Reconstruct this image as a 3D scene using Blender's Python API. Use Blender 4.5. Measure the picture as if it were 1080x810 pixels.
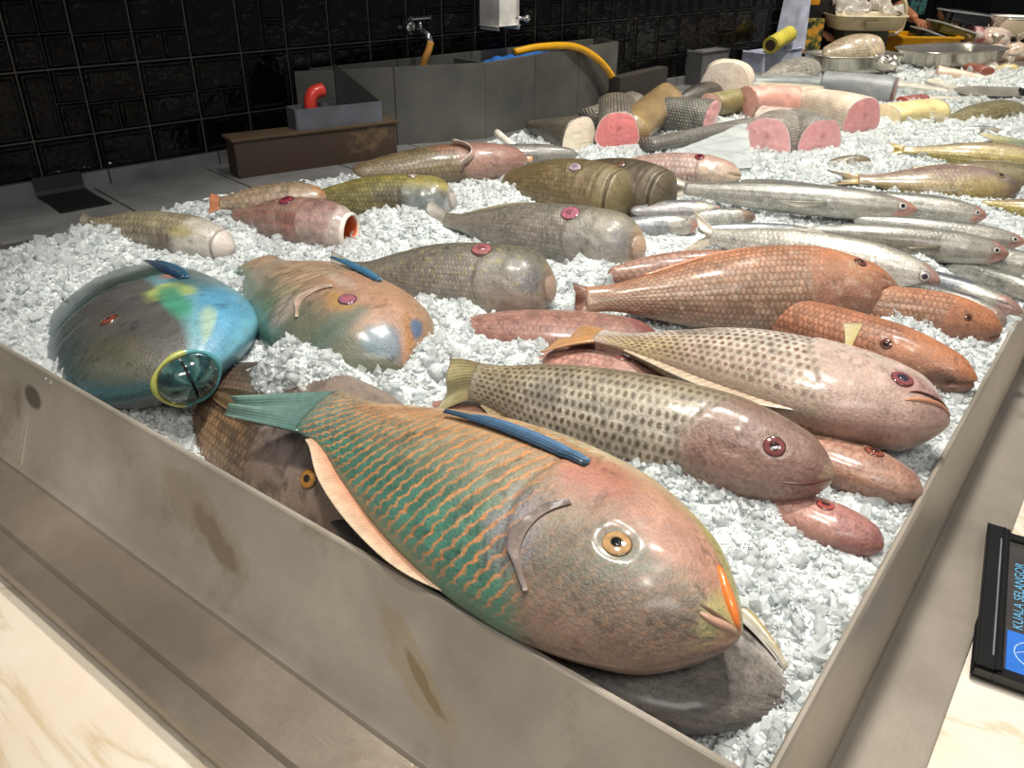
import bpy, bmesh, math, random
import numpy as np
from mathutils import Matrix, Vector

for o in list(bpy.data.objects): bpy.data.objects.remove(o, do_unlink=True)
SC = bpy.context.scene
COL = SC.collection
random.seed(7); RNG = np.random.default_rng(7)

# ---------------------------------------------------------------- camera
FOC, PITCH, ROLL, YAW, HC = 874.19, math.radians(28.65), math.radians(.6115), math.radians(36.915), .60
def cam_rows():
    cp, sp = math.cos(PITCH), math.sin(PITCH); c, s = math.cos(ROLL), math.sin(ROLL)
    x = np.array([1, 0, 0.]); u = np.array([0, sp, cp]); f = np.array([0, cp, -sp])
    m = np.array([c*x+s*u, -s*x+c*u, f])
    cy, sy = math.cos(YAW), math.sin(YAW)
    T = np.array([[cy, -sy, 0], [sy, cy, 0], [0, 0, 1]])
    return m @ T.T
CM = cam_rows(); CPOS = np.array([0, 0, HC])
cam_d = bpy.data.cameras.new('camera'); cam = bpy.data.objects.new('camera', cam_d); COL.objects.link(cam)
cam_d.sensor_width = 36; cam_d.lens = FOC*36/1080; cam_d.clip_start = .01
Mw = Matrix.Identity(4)
for i in range(3):
    Mw[i][0] = CM[0][i]; Mw[i][1] = CM[1][i]; Mw[i][2] = -CM[2][i]; Mw[i][3] = CPOS[i]
cam.matrix_world = Mw; SC.camera = cam

# ---------------------------------------------------------------- world, lamps, exposure
SC.view_settings.view_transform = 'Standard'; SC.view_settings.look = 'None'
SC.view_settings.gamma = 1; SC.view_settings.use_curve_mapping = False
SC.view_settings.exposure = 0.08
wd_ = bpy.data.worlds.new('world'); SC.world = wd_; wd_.use_nodes = True
wd_.node_tree.nodes['Background'].inputs[0].default_value = (.95, .97, 1, 1)
wd_.node_tree.nodes['Background'].inputs[1].default_value = .16
def lamp(name, kind, loc, target, energy, color, **kw):
    d = bpy.data.lights.new(name, kind); o = bpy.data.objects.new(name, d); COL.objects.link(o)
    o.location = loc; o.rotation_euler = (Vector(target)-Vector(loc)).to_track_quat('-Z', 'Y').to_euler()
    d.energy = energy; d.color = color
    for k, v in kw.items(): setattr(d, k, v)
    return o
# market ceiling spots in a row over the display; last one added to brighten the back
for y, x, e, c in ((.35, -.55, 170, (1, .95, .86)), (1.25, -.45, 270, (1, .955, .87)), (2.3, -.6, 250, (1, .95, .84)),
                (3.5, -.7, 350, (1, .94, .82)), (5.0, -.5, 260, (1, .93, .80)), (7.0, -1.0, 260, (1, .93, .82))):
    lamp('ceiling_and_fill_spot', 'SPOT', (x, y, 2.6), (x-.25, y+.15, 0), e, c, spot_size=math.radians(58), spot_blend=.55, shadow_soft_size=.11)
lamp('front_fill', 'AREA', (.9, -.6, 2.3), (-.5, .5, 0), 34, (1, .95, .88), shape='RECTANGLE', size=1.6, size_y=.5)  # added fill from behind the camera, brightens the front steel panel

# ---------------------------------------------------------------- helpers
def P(px, py, z=0.0):
    d = CM.T @ np.array([(px-540)/FOC, -(py-405)/FOC, 1]); t = (z-HC)/d[2]
    return CPOS+t*d
def PD(px, py, D):
    return CPOS+CM.T @ np.array([(px-540)/FOC, -(py-405)/FOC, 1])*D
def depth(p): return float(CM[2] @ (np.asarray(p)-CPOS))
def pxm(p, n): return n*depth(p)/FOC
def lin(c):
    c = np.asarray(c, float)/255.
    return np.where(c <= .04045, c/12.92, ((c+.055)/1.055)**2.4)
def rgba(c): return tuple(float(v) for v in lin(c))+(1.0,)
def _h(ix, iy, s):
    n = (ix*374761393+iy*668265263+s*974634777) & 0x7fffffff
    n = ((n ^ (n >> 13))*1274126177) & 0x7fffffff
    return ((n ^ (n >> 16)) & 0xffff)/65535.
def vn(x, y, s=0):
    x = np.asarray(x, float); y = np.asarray(y, float)
    ix = np.floor(x).astype(np.int64); iy = np.floor(y).astype(np.int64); fx = x-ix; fy = y-iy
    fx = fx*fx*(3-2*fx); fy = fy*fy*(3-2*fy)
    return (_h(ix, iy, s)*(1-fx)+_h(ix+1, iy, s)*fx)*(1-fy)+(_h(ix, iy+1, s)*(1-fx)+_h(ix+1, iy+1, s)*fx)*fy
def fbm(x, y, s=0, o=4):
    a, t, r = .5, 0, 0
    for k in range(o): r = r+a*vn(x*2**k, y*2**k, s+k*17); t += a; a *= .5
    return r/t
def sst(a, b, x): t = np.clip((x-a)/(b-a+1e-9), 0, 1); return t*t*(3-2*t)
def prof(xs, ys, u):
    xs = np.asarray(xs, float); ys = np.asarray(ys, float); u = np.clip(u, xs[0], xs[-1])
    m = np.gradient(ys, xs); i = np.clip(np.searchsorted(xs, u, side='right')-1, 0, len(xs)-2)
    h = xs[i+1]-xs[i]; t = (u-xs[i])/h
    return (2*t**3-3*t**2+1)*ys[i]+(t**3-2*t**2+t)*h*m[i]+(-2*t**3+3*t**2)*ys[i+1]+(t**3-t**2)*h*m[i+1]

def mesh_obj(name, verts, faces, mats, parent=None, col=None, sc=None, smooth=True, midx=None):
    me = bpy.data.meshes.new(name)
    verts = np.asarray(verts, float)
    me.from_pydata([tuple(v) for v in verts], [], [tuple(int(i) for i in f) for f in faces])
    if not isinstance(mats, (list, tuple)): mats = [mats]
    for m in mats: me.materials.append(m)
    if col is not None:
        a = me.color_attributes.new('Col', 'FLOAT_COLOR', 'POINT')
        c = np.ones((len(verts), 4)); c[:, :np.shape(col)[1]] = col
        a.data.foreach_set('color', c.astype(np.float32).ravel())
    if sc is not None:
        a = me.attributes.new('sc', 'FLOAT_VECTOR', 'POINT'); v = np.zeros((len(verts), 3)); v[:, :2] = sc
        a.data.foreach_set('vector', v.astype(np.float32).ravel())
    if midx is not None: me.polygons.foreach_set('material_index', np.asarray(midx, np.int32))
    me.polygons.foreach_set('use_smooth', np.full(len(me.polygons), smooth))
    me.update()
    o = bpy.data.objects.new(name, me); COL.objects.link(o)
    if parent is not None: o.parent = parent
    return o
def tag(o, label=None, cat=None, group=None, kind=None):
    if label: o['label'] = label
    if cat: o['category'] = cat
    if group: o['group'] = group
    if kind: o['kind'] = kind
    return o
def empty(name, loc, rot=None):
    o = bpy.data.objects.new(name, None); COL.objects.link(o); o.empty_display_size = .05
    M = Matrix.Identity(4)
    if rot is not None:
        for i in range(3):
            for j in range(3): M[i][j] = rot[i][j]
    M.translation = Vector([float(v) for v in loc]); o.matrix_world = M
    return o
def local(root, pts):
    M = np.array(root.matrix_world); R = M[:3, :3]; t = M[:3, 3]
    return (np.asarray(pts)-t) @ R
def grid_faces(n, m, wrap=False, off=0):
    f = []
    mm = m if wrap else m-1
    for i in range(n-1):
        for j in range(mm):
            a = off+i*m+j; b = off+i*m+(j+1) % m
            f.append((a, b, b+m, a+m))
    return f
def unit(v): v = np.asarray(v, float); return v/np.linalg.norm(v)

class MB:
    """collects shapes into one mesh"""
    def __init__(s): s.v = []; s.f = []; s.m = []; s.n = 0
    def add(s, v, f, m=0):
        v = [tuple(map(float, p)) for p in v]
        s.v += v; s.f += [tuple(int(i)+s.n for i in q) for q in f]; s.m += [m]*len(f); s.n += len(v); return s
    def box(s, c, ax, ay, az, m=0):
        c, ax, ay, az = map(lambda q: np.asarray(q, float), (c, ax, ay, az))
        v = [c+i*ax+j*ay+k*az for i in (-1, 1) for j in (-1, 1) for k in (-1, 1)]
        return s.add(v, [(0, 1, 3, 2), (4, 6, 7, 5), (0, 4, 5, 1), (2, 3, 7, 6), (0, 2, 6, 4), (1, 5, 7, 3)], m)
    def bbox(s, c, ax, ay, az, b=.004, m=0):
        bm = bmesh.new(); bmesh.ops.create_cube(bm, size=2)
        A = np.array([ax, ay, az], float); c = np.asarray(c, float)
        for v in bm.verts: v.co = Vector(c+np.array(v.co) @ A)
        bmesh.ops.bevel(bm, geom=bm.edges[:], offset=b, segments=2, affect='EDGES', profile=.7)
        bmesh.ops.recalc_face_normals(bm, faces=bm.faces[:])
        bm.verts.index_update(); v = [tuple(q.co) for q in bm.verts]; f = [[q.index for q in g.verts] for g in bm.faces]; bm.free()
        return s.add(v, f, m)
    def tube(s, pts, r, n=12, m=0, caps=True):
        pts = [np.asarray(p, float) for p in pts]; k = len(pts)
        rs = r if hasattr(r, '__len__') else [r]*k
        v = []; prev = None
        for i, p in enumerate(pts):
            t = unit(pts[min(i+1, k-1)]-pts[max(i-1, 0)])
            a = np.cross(t, [0, 0, 1]) if prev is None else prev-t*np.dot(prev, t)
            if np.linalg.norm(a) < 1e-4: a = np.cross(t, [0, 1, 0])
            a = unit(a); prev = a; b = np.cross(t, a)
            for j in range(n):
                th = 2*math.pi*j/n; v.append(p+rs[i]*(math.cos(th)*a+math.sin(th)*b))
        f = grid_faces(k, n, True)
        if caps: f += [tuple(range(n))[::-1], tuple((k-1)*n+j for j in range(n))]
        return s.add(v, f, m)
    def lathe(s, o, ax, prf, n=28, m=0, sx=1, sy=1, up=None):
        ax = unit(ax); a = np.cross(ax, [0, 0, 1] if up is None else up)
        if np.linalg.norm(a) < 1e-4: a = np.array([1., 0, 0])
        a = unit(a); b = np.cross(ax, a); v = []
        for h, r in prf:
            for j in range(n):
                th = 2*math.pi*j/n; v.append(np.asarray(o)+h*ax+r*(sx*math.cos(th)*a+sy*math.sin(th)*b))
        k = len(prf)
        return s.add(v, grid_faces(k, n, True)+[tuple(range(n))[::-1], tuple((k-1)*n+j for j in range(n))], m)
    def build(s, name, mats, parent=None, smooth=False, auto=None):
        v = np.array(s.v)
        if parent is not None: v = local(parent, v)
        o = mesh_obj(name, v, s.f, mats, parent, smooth=smooth, midx=s.m)
        bm = bmesh.new(); bm.from_mesh(o.data); bmesh.ops.recalc_face_normals(bm, faces=bm.faces[:]); bm.to_mesh(o.data); bm.free()
        if auto: o.data.set_sharp_from_angle(angle=math.radians(auto))
        return o
def curve_pts(ctrl, n=24):
    c = [np.asarray(p, float) for p in ctrl]; c = [2*c[0]-c[1]]+c+[2*c[-1]-c[-2]]; out = []
    for i in range(1, len(c)-2):
        for t in np.linspace(0, 1, n, endpoint=False):
            a, b, d, e = c[i-1], c[i], c[i+1], c[i+2]
            out.append(.5*((2*b)+(-a+d)*t+(2*a-5*b+4*d-e)*t*t+(-a+3*b-3*d+e)*t**3))
    out.append(c[-2]); return out

# ---------------------------------------------------------------- materials
def nmat(name):
    m = bpy.data.materials.new(name); m.use_nodes = True; nt = m.node_tree
    return m, nt, nt.nodes['Principled BSDF']
def N(nt, t, **kw):
    n = nt.nodes.new(t)
    for k, v in kw.items():
        if k.startswith('i_'): n.inputs[k[2:].replace('_', ' ')].default_value = v
        elif k[0] == 'n' and k[1:].isdigit(): n.inputs[int(k[1:])].default_value = v
        else: setattr(n, k, v)
    return n
def L(nt, a, b): nt.links.new(a, b)
def mth(nt, op, a, b=None, c=None):
    n = nt.nodes.new('ShaderNodeMath'); n.operation = op
    for i, v in enumerate((a, b, c)):
        if v is None: continue
        if isinstance(v, (int, float)): n.inputs[i].default_value = v
        else: L(nt, v, n.inputs[i])
    return n.outputs[0]
def mixc(nt, fac, a, b, mode='MIX'):
    n = nt.nodes.new('ShaderNodeMix'); n.data_type = 'RGBA'; n.blend_type = mode
    for s, v in ((n.inputs[0], fac), (n.inputs[6], a), (n.inputs[7], b)):
        if isinstance(v, (int, float)): s.default_value = v
        elif isinstance(v, tuple): s.default_value = v
        else: L(nt, v, s)
    return n.outputs[2]
def noise(nt, scale, detail=4, rough=.55, vec=None, coord='Object'):
    n = N(nt, 'ShaderNodeTexNoise'); n.inputs['Scale'].default_value = scale; n.inputs['Detail'].default_value = detail; n.inputs['Roughness'].default_value = rough
    if vec is None: vec = N(nt, 'ShaderNodeTexCoord').outputs[coord]
    L(nt, vec, n.inputs['Vector']); return n
def ramp(nt, fac, stops):
    n = N(nt, 'ShaderNodeValToRGB'); e = n.color_ramp.elements
    while len(e) < len(stops): e.new(.5)
    for q, (p, c) in zip(e, stops): q.position = p; q.color = rgba(c) if max(c) > 1 else tuple(c)+(1,)
    L(nt, fac, n.inputs[0]); return n.outputs[0]
def bump(nt, b, height, dist, strength=1):
    n = N(nt, 'ShaderNodeBump'); n.inputs['Strength'].default_value = strength; n.inputs['Distance'].default_value = dist
    L(nt, height, n.inputs['Height']); L(nt, n.outputs[0], b.inputs['Normal']); return n
def plain(name, c, rough=.5, metal=0, var=.12, scale=18, coat=0, bmp=0, alpha=None, trans=0):
    m, nt, b = nmat(name); n = noise(nt, scale)
    c0 = tuple(v*(1-var) for v in c); c1 = tuple(min(255, v*(1+var)) for v in c)
    L(nt, ramp(nt, n.outputs[0], [(.3, c0), (.7, c1)]), b.inputs['Base Color'])
    b.inputs['Roughness'].default_value = rough; b.inputs['Metallic'].default_value = metal; b.inputs['Coat Weight'].default_value = coat; b.inputs['Coat Roughness'].default_value = .1
    b.inputs['Transmission Weight'].default_value = trans
    if alpha is not None: b.inputs['Alpha'].default_value = alpha
    if bmp: bump(nt, b, noise(nt, scale*3).outputs[0], bmp)
    return m
def fish_mat(name, mask='edge', tint=(60, 50, 40), strength=.5, bd=.0006, rough=.32, coat=.55, sss=0.0, metal=0):
    """wet skin: pigment from the 'Col' attribute, scales from the 'sc' attribute"""
    m, nt, b = nmat(name)
    at = N(nt, 'ShaderNodeAttribute', attribute_name='Col'); sc = N(nt, 'ShaderNodeAttribute', attribute_name='sc')
    sp = N(nt, 'ShaderNodeSeparateXYZ'); L(nt, sc.outputs['Vector'], sp.inputs[0])
    wob = noise(nt, 1.3, 2, vec=sc.outputs['Vector'])
    wx = mth(nt, 'MULTIPLY', mth(nt, 'SUBTRACT', wob.outputs[0], .5), .5)
    row = mth(nt, 'FLOOR', sp.outputs[1])
    U = mth(nt, 'ADD', mth(nt, 'ADD', sp.outputs[0], mth(nt, 'MULTIPLY', wx, 1.6)), mth(nt, 'MULTIPLY', sp.outputs[1], .5)) if mask == 'streak' else mth(nt, 'ADD', mth(nt, 'ADD', sp.outputs[0], wx), mth(nt, 'MULTIPLY', mth(nt, 'MODULO', row, 2), .5))
    fu = mth(nt, 'SUBTRACT', mth(nt, 'FRACT', U), .5); fv = mth(nt, 'SUBTRACT', mth(nt, 'FRACT', sp.outputs[1]), .5)
    fu2 = mth(nt, 'ADD', fu, mth(nt, 'MULTIPLY', mth(nt, 'MULTIPLY', fv, fv), -.6 if mask != 'spot' else 0))
    d = mth(nt, 'SQRT', mth(nt, 'ADD', mth(nt, 'MULTIPLY', fu2, fu2), mth(nt, 'MULTIPLY', mth(nt, 'MULTIPLY', fv, fv), .8)))
    if mask == 'streak': d = mth(nt, 'ABSOLUTE', mth(nt, 'ADD', fu, mth(nt, 'MULTIPLY', mth(nt, 'MULTIPLY', fv, fv), -.9)))
    mr = N(nt, 'ShaderNodeMapRange', interpolation_type='SMOOTHSTEP'); L(nt, d, mr.inputs[0])
    if mask == 'spot': mr.inputs[1].default_value, mr.inputs[2].default_value, mr.inputs[3].default_value, mr.inputs[4].default_value = .16, .42, 1, 0
    else: mr.inputs[1].default_value, mr.inputs[2].default_value, mr.inputs[3].default_value, mr.inputs[4].default_value = .25, .5, 0, 1
    am = mth(nt, 'MULTIPLY', at.outputs['Alpha'], strength)
    var = noise(nt, 40, 3)
    am2 = mth(nt, 'MULTIPLY', am, mth(nt, 'MULTIPLY_ADD', var.outputs[0], 1.9 if mask == 'streak' else 1.1, .1 if mask == 'streak' else .45))
    f = mth(nt, 'MULTIPLY', mr.outputs[0], am2)
    c = mixc(nt, f, at.outputs['Color'], rgba(tint))
    wn_ = N(nt, 'ShaderNodeTexWhiteNoise', noise_dimensions='2D'); cv = N(nt, 'ShaderNodeCombineXYZ'); L(nt, mth(nt, 'FLOOR', U), cv.inputs[0]); L(nt, row, cv.inputs[1]); L(nt, cv.outputs[0], wn_.inputs[0])
    sv = mth(nt, 'MULTIPLY_ADD', mth(nt, 'MULTIPLY', mth(nt, 'SUBTRACT', wn_.outputs[0], .5), at.outputs['Alpha']), .42, 1.0)
    cs = N(nt, 'ShaderNodeVectorMath', operation='SCALE'); L(nt, c, cs.inputs[0]); L(nt, sv, cs.inputs['Scale']); c = cs.outputs[0]
    fine = noise(nt, 260, 4, .65)
    c = mixc(nt, .55, c, ramp(nt, fine.outputs[0], [(.3, (170, 165, 160)), (.7, (255, 255, 255))]), 'MULTIPLY')
    L(nt, c, b.inputs['Base Color'])
    h = mth(nt, 'ADD', mth(nt, 'MULTIPLY', mth(nt, 'SUBTRACT', .6, d), at.outputs['Alpha']), mth(nt, 'MULTIPLY', fine.outputs[0], 1.6))
    bump(nt, b, h, bd)
    b.inputs['Roughness'].default_value = rough+.08; b.inputs['Coat Weight'].default_value = coat*.7; b.inputs['Coat Roughness'].default_value = .2
    b.inputs['Metallic'].default_value = metal
    if sss: b.inputs['Subsurface Weight'].default_value = sss; b.inputs['Subsurface Radius'].default_value = (.01, .005, .004); b.inputs['Subsurface Scale'].default_value = .6
    return m
def vc_mat(name, rough=.3, coat=.4, var=.3, bd=.0004, sss=0, trans=0):
    m, nt, b = nmat(name); at = N(nt, 'ShaderNodeAttribute', attribute_name='Col'); n = noise(nt, 90, 4)
    L(nt, mixc(nt, var, at.outputs['Color'], ramp(nt, n.outputs[0], [(.3, (150, 145, 140)), (.7, (255, 255, 255))]), 'MULTIPLY'), b.inputs['Base Color'])
    b.inputs['Roughness'].default_value = rough; b.inputs['Coat Weight'].default_value = coat; b.inputs['Coat Roughness'].default_value = .1
    b.inputs['Transmission Weight'].default_value = trans
    if sss: b.inputs['Subsurface Weight'].default_value = sss; b.inputs['Subsurface Radius'].default_value = (.01, .004, .003)
    bump(nt, b, n.outputs[0], bd); return m
M_EYE = vc_mat('eye_gloss', .08, 1, .1, .0001)
M_FIN = vc_mat('fin_membrane', .35, .4, .35, .0006)
M_LIP = vc_mat('wet_lip', .3, .5, .25, .0006)
M_FLESH = vc_mat('raw_flesh', .3, .5, .18, .0012, sss=.25)
# heaps of ice: pixel on the tray plane, height, radius (m)
ICE_MOUNDS = [(700, 490, .045, .07), (640, 465, .03, .05), (760, 530, .02, .08), (900, 560, -.01, .05), (660, 600, .0, .05), (335, 410, .055, .07), (288, 408, .05, .06), (470, 385, .03, .07), (430, 400, .025, .08), (560, 385, .02, .05),
              (460, 345, .035, .08), (610, 300, .035, .06), (650, 290, .02, .05), (420, 245, .03, .10), (540, 215, .03, .10), (500, 235, .02, .08), (330, 190, .0, .1), (230, 258, .03, .08), (120, 262, .03, .10), (45, 300, .03, .10),
              (950, 355, .03, .06), (985, 330, .02, .05), (960, 285, .03, .05), (1000, 265, .03, .05), (790, 470, .01, .04)]
# ---------------------------------------------------------------- setting: steel tray, marble counter, ledge, tiled wall
YW = math.radians(9.5)
WD = np.array([math.sin(YW), math.cos(YW), 0]); WN = np.array([math.cos(YW), -math.sin(YW), 0]); UP = np.array([0, 0, 1.])
W0 = np.array([-2.164, .829, .051])                     # foot of the tiled wall
L0 = np.array([-1.854, .679, .014])                     # front edge of the ledge
def PWALL(px, py, o=W0):
    d = CM.T @ np.array([(px-540)/FOC, -(py-405)/FOC, 1]); t = ((o-CPOS)@WN)/(d@WN); return CPOS+t*d
def steel(name, base=(150, 146, 140), rough=.3, streak=(1, 1, 60), dirt=0.0, metal=.9):
    m, nt, b = nmat(name)
    tc = N(nt, 'ShaderNodeTexCoord'); mp = N(nt, 'ShaderNodeMapping'); mp.inputs['Scale'].default_value = streak; L(nt, tc.outputs['Object'], mp.inputs[0])
    br = noise(nt, 12, 5, .6, mp.outputs[0]); bl = noise(nt, 4.5, 5, .6)
    c = ramp(nt, bl.outputs[0], [(.3, tuple(v*.86 for v in base)), (.62, base), (.8, tuple(min(255, v*1.1) for v in base))])
    if dirt:
        dn = noise(nt, 7, 6, .7); dm = N(nt, 'ShaderNodeMapRange'); L(nt, dn.outputs[0], dm.inputs[0])
        dm.inputs[1].default_value, dm.inputs[2].default_value, dm.inputs[4].default_value = .58, .74, dirt
        c = mixc(nt, dm.outputs[0], c, rgba((120, 98, 66)))
    L(nt, c, b.inputs['Base Color']); b.inputs['Metallic'].default_value = metal
    L(nt, mth(nt, 'MULTIPLY_ADD', bl.outputs[0], .25, rough-.1), b.inputs['Roughness'])
    bump(nt, b, mth(nt, 'ADD', br.outputs[0], mth(nt, 'MULTIPLY', bl.outputs[0], 3)), .0004); return m
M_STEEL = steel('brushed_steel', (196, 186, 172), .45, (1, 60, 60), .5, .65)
def stain_and_reflection(mat, spots):
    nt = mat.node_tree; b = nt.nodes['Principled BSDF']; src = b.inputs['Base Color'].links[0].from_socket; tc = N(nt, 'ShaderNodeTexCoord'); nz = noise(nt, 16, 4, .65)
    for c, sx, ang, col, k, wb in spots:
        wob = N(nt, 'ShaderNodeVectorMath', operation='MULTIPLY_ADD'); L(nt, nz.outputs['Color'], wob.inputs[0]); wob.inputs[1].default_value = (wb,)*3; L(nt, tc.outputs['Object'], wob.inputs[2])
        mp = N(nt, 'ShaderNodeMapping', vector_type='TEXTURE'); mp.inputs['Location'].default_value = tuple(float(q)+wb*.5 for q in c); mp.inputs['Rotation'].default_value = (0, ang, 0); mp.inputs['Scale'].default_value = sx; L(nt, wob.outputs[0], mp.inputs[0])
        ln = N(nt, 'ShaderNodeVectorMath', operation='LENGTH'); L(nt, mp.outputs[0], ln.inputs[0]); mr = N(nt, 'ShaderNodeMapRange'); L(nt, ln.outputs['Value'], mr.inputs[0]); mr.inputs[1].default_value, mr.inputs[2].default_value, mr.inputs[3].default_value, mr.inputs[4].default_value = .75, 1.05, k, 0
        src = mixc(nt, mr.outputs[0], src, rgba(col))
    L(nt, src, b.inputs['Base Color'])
stain_and_reflection(M_STEEL, [(P(45, 416, -.045), (.030, .06, .016), .25, (70, 66, 56), .75, .01), (P(226, 566, -.075), (.062, .06, .020), .35, (84, 70, 50), .5, .05), (P(205, 545, -.06), (.12, .06, .035), .3, (160, 140, 106), .4, .08), (P(452, 718, -.085), (.045, .06, .007), .55, (100, 80, 50), .6, .02), (P(440, 700, -.075), (.09, .06, .022), .55, (176, 152, 108), .4, .06)])  # dark oval is a reflection in a dent put into the colour; rest are smudges
M_STEEL2 = steel('wet_steel_flange', (176, 166, 152), .38, (60, 1, 60), .3, .45)
M_PAN = steel('pan_steel', (200, 194, 182), .22, (3, 3, 3))
XL = -2.25
yb, zb = float(P(24, 500, -.157)[1]), -.157
yl, zl = float(P(0, 555, -.164)[1]), -.164
ym = float(P(0, 606, -.214)[1])
# front panel with rolled top edge, gutter and outer lip: one bent sheet
def sheet(name, prof_, x0, x1, mat, axis=0, n=40, th=.0):
    pts = prof_; v = []; xs = np.linspace(x0, x1, n)
    for q in pts:
        for x in xs: v.append((x, q[0], q[1]) if axis == 0 else (q[0], x, q[1]))
    return mesh_obj(name, v, grid_faces(len(pts), n), mat, smooth=True)
pr = [(.4735, -.30), (.4735, -.003), (.472, 0), (.467, .001), (.465, -.001), (.4635, -.006), (.459, -.014), (.39+(yb-.387)+.006, zb+.012), (yb, zb+.002)]
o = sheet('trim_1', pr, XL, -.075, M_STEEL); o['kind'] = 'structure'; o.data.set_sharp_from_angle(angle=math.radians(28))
pr = [(yb, zb+.002), (yb-.004, zb-.001), (yl+.012, zl), (yl+.003, zl+.001), (yl, zl-.002), (yl-.002, zl-.006), (ym-.004, zl-.014), (ym-.006, zl-.02), (ym-.003, -.205), (ym, -.2145)]
M_GUT = steel('wet_gutter_steel', (150, 138, 124), .32, (1, 60, 60), .4, .6)
o = sheet('trim_7', pr, XL, -.075, M_GUT); o['kind'] = 'structure'; o.data.set_sharp_from_angle(angle=math.radians(28))
pr = [(-.098, -.30), (-.098, -.002), (-.096, 0), (-.0925, .0), (-.090, -.003), (-.0885, -.008), (-.079, -.198), (-.077, -.203), (-.073, -.2045), (.004, -.2055), (.007, -.207), (.0075, -.2145)]
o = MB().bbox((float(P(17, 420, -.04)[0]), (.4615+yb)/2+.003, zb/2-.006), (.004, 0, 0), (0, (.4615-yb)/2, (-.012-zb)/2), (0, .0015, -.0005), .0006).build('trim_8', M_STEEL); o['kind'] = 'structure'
o = sheet('trim_2', pr, .30, 5.0, M_STEEL2, 1); o['kind'] = 'structure'; o.data.set_sharp_from_angle(angle=math.radians(28))
# steel end plate and vertical seam on the front panel, at the far left
def marble():
    m, nt, b = nmat('cream_marble'); tc = N(nt, 'ShaderNodeTexCoord'); mp = N(nt, 'ShaderNodeMapping'); mp.inputs['Rotation'].default_value = (0, 0, .5); mp.inputs['Scale'].default_value = (1.2, 3.2, 2)
    L(nt, tc.outputs['Object'], mp.inputs[0])
    w = noise(nt, 1.3, 8, .62, mp.outputs[0]); w.inputs['Distortion'].default_value = .7
    v = mth(nt, 'ABSOLUTE', mth(nt, 'SUBTRACT', w.outputs[0], .5)); big = noise(nt, 3, 4)
    c1 = ramp(nt, v, [(0, (206, 190, 164)), (.006, (208, 198, 180)), (.03, (221, 214, 202)), (.2, (227, 221, 211))])
    c2 = ramp(nt, big.outputs[0], [(.35, (255, 255, 255)), (.7, (236, 222, 200))])
    L(nt, mixc(nt, .8, c1, c2, 'MULTIPLY'), b.inputs['Base Color']); b.inputs['Roughness'].default_value = .22; b.inputs['Coat Weight'].default_value = .2; return m
M_MARBLE = marble()
o = MB().box((-.6, 2.6, -.245), (2.2, 0, 0), (0, 3.7, 0), (0, 0, .03)).build('counter', M_MARBLE); o['kind'] = 'structure'; o.name = 'trim_3'
o = MB().box((-.95, 2.72, -.255+.06), (.86, 0, 0), (0, 2.26, 0), (0, 0, .006)).build('trim_4', M_STEEL2); o['kind'] = 'structure'
o = MB().box((-.4, 2.5, -.92), (3.2, 0, 0), (0, 6, 0), (0, 0, .02)).build('floor', plain('dark_floor_tile', (70, 68, 66), .35)); o['kind'] = 'structure'
# ledge: grey tiled shelf behind the tray
def grout_mat(name, c, g, sx, rough=.5):
    m, nt, b = nmat(name); tc = N(nt, 'ShaderNodeTexCoord'); n = noise(nt, 9, 5)
    b.inputs['Roughness'].default_value = rough
    L(nt, ramp(nt, n.outputs[0], [(.3, tuple(v*.85 for v in c)), (.7, tuple(v*1.1 for v in c))]), b.inputs['Base Color']); return m
M_LEDGE = grout_mat('grey_ledge_tile', (104, 104, 104), (60, 60, 60), .3, .4)
M_SINK = grout_mat('grey_sink_tile', (84, 83, 79), (60, 60, 60), .3, .45)
mb = MB(); M_GROUT = plain('grey_grout', (92, 90, 86), .8)
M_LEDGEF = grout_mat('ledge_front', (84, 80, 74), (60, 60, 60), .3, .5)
lw = .5; s = -.9
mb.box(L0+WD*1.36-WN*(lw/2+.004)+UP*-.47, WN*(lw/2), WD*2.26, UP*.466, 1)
while s < 3.5:
    for a, b_ in ((0.004, .142), (.146, .33)):
        mb.bbox(L0+WD*(s+.1485)-WN*(a+b_)/2-UP*.003, WN*(b_-a)/2, WD*.147, UP*.006, .002, 0)
    s += .3
o = mb.build('ledge', [M_LEDGE, M_LEDGEF]); o.name = 'trim_5'; o['kind'] = 'structure'
mb = MB(); s = -.9
while s < 3.3:
    mb.bbox(W0+WD*(s+.1)+UP*-.02+WN*.004, WN*.010, WD*.148, UP*.021, .003, 0); s += .3
o = mb.build('baseboard_left', [M_LEDGE]); o['kind'] = 'structure'
# tiled wall: glossy black tiles pressed with raised panels, pale grout between
def gloss_tile():
    m, nt, b = nmat('black_glazed_tile'); n = noise(nt, 14, 4)
    L(nt, ramp(nt, n.outputs[0], [(.35, (5, 5, 5)), (.7, (16, 14, 13))]), b.inputs['Base Color'])
    b.inputs['Roughness'].default_value = .12; b.inputs['Coat Weight'].default_value = .0; b.inputs['Specular IOR Level'].default_value = .2
    bump(nt, b, noise(nt, 26, 2).outputs[0], .004); return m
M_TILE = gloss_tile()
def frustum(mb, c, hx, hz, d, inset):
    v = []
    for k, (ex, h) in enumerate(((0, 0), (inset*.5, d), (inset, d), (inset*1.5, d*.35), (min(hx, hz)*.8, d*.2))):
        for sx, sz in ((-1, -1), (1, -1), (1, 1), (-1, 1)):
            v.append(c+WD*sx*(hx-ex)+UP*sz*(hz-ex)+WN*h)
    mb.add(v, grid_faces(5, 4, True)+[(16, 17, 18, 19)], 0)
mb = MB(); rt = random.Random(5)
TW, TH = .1415, .1575
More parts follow.
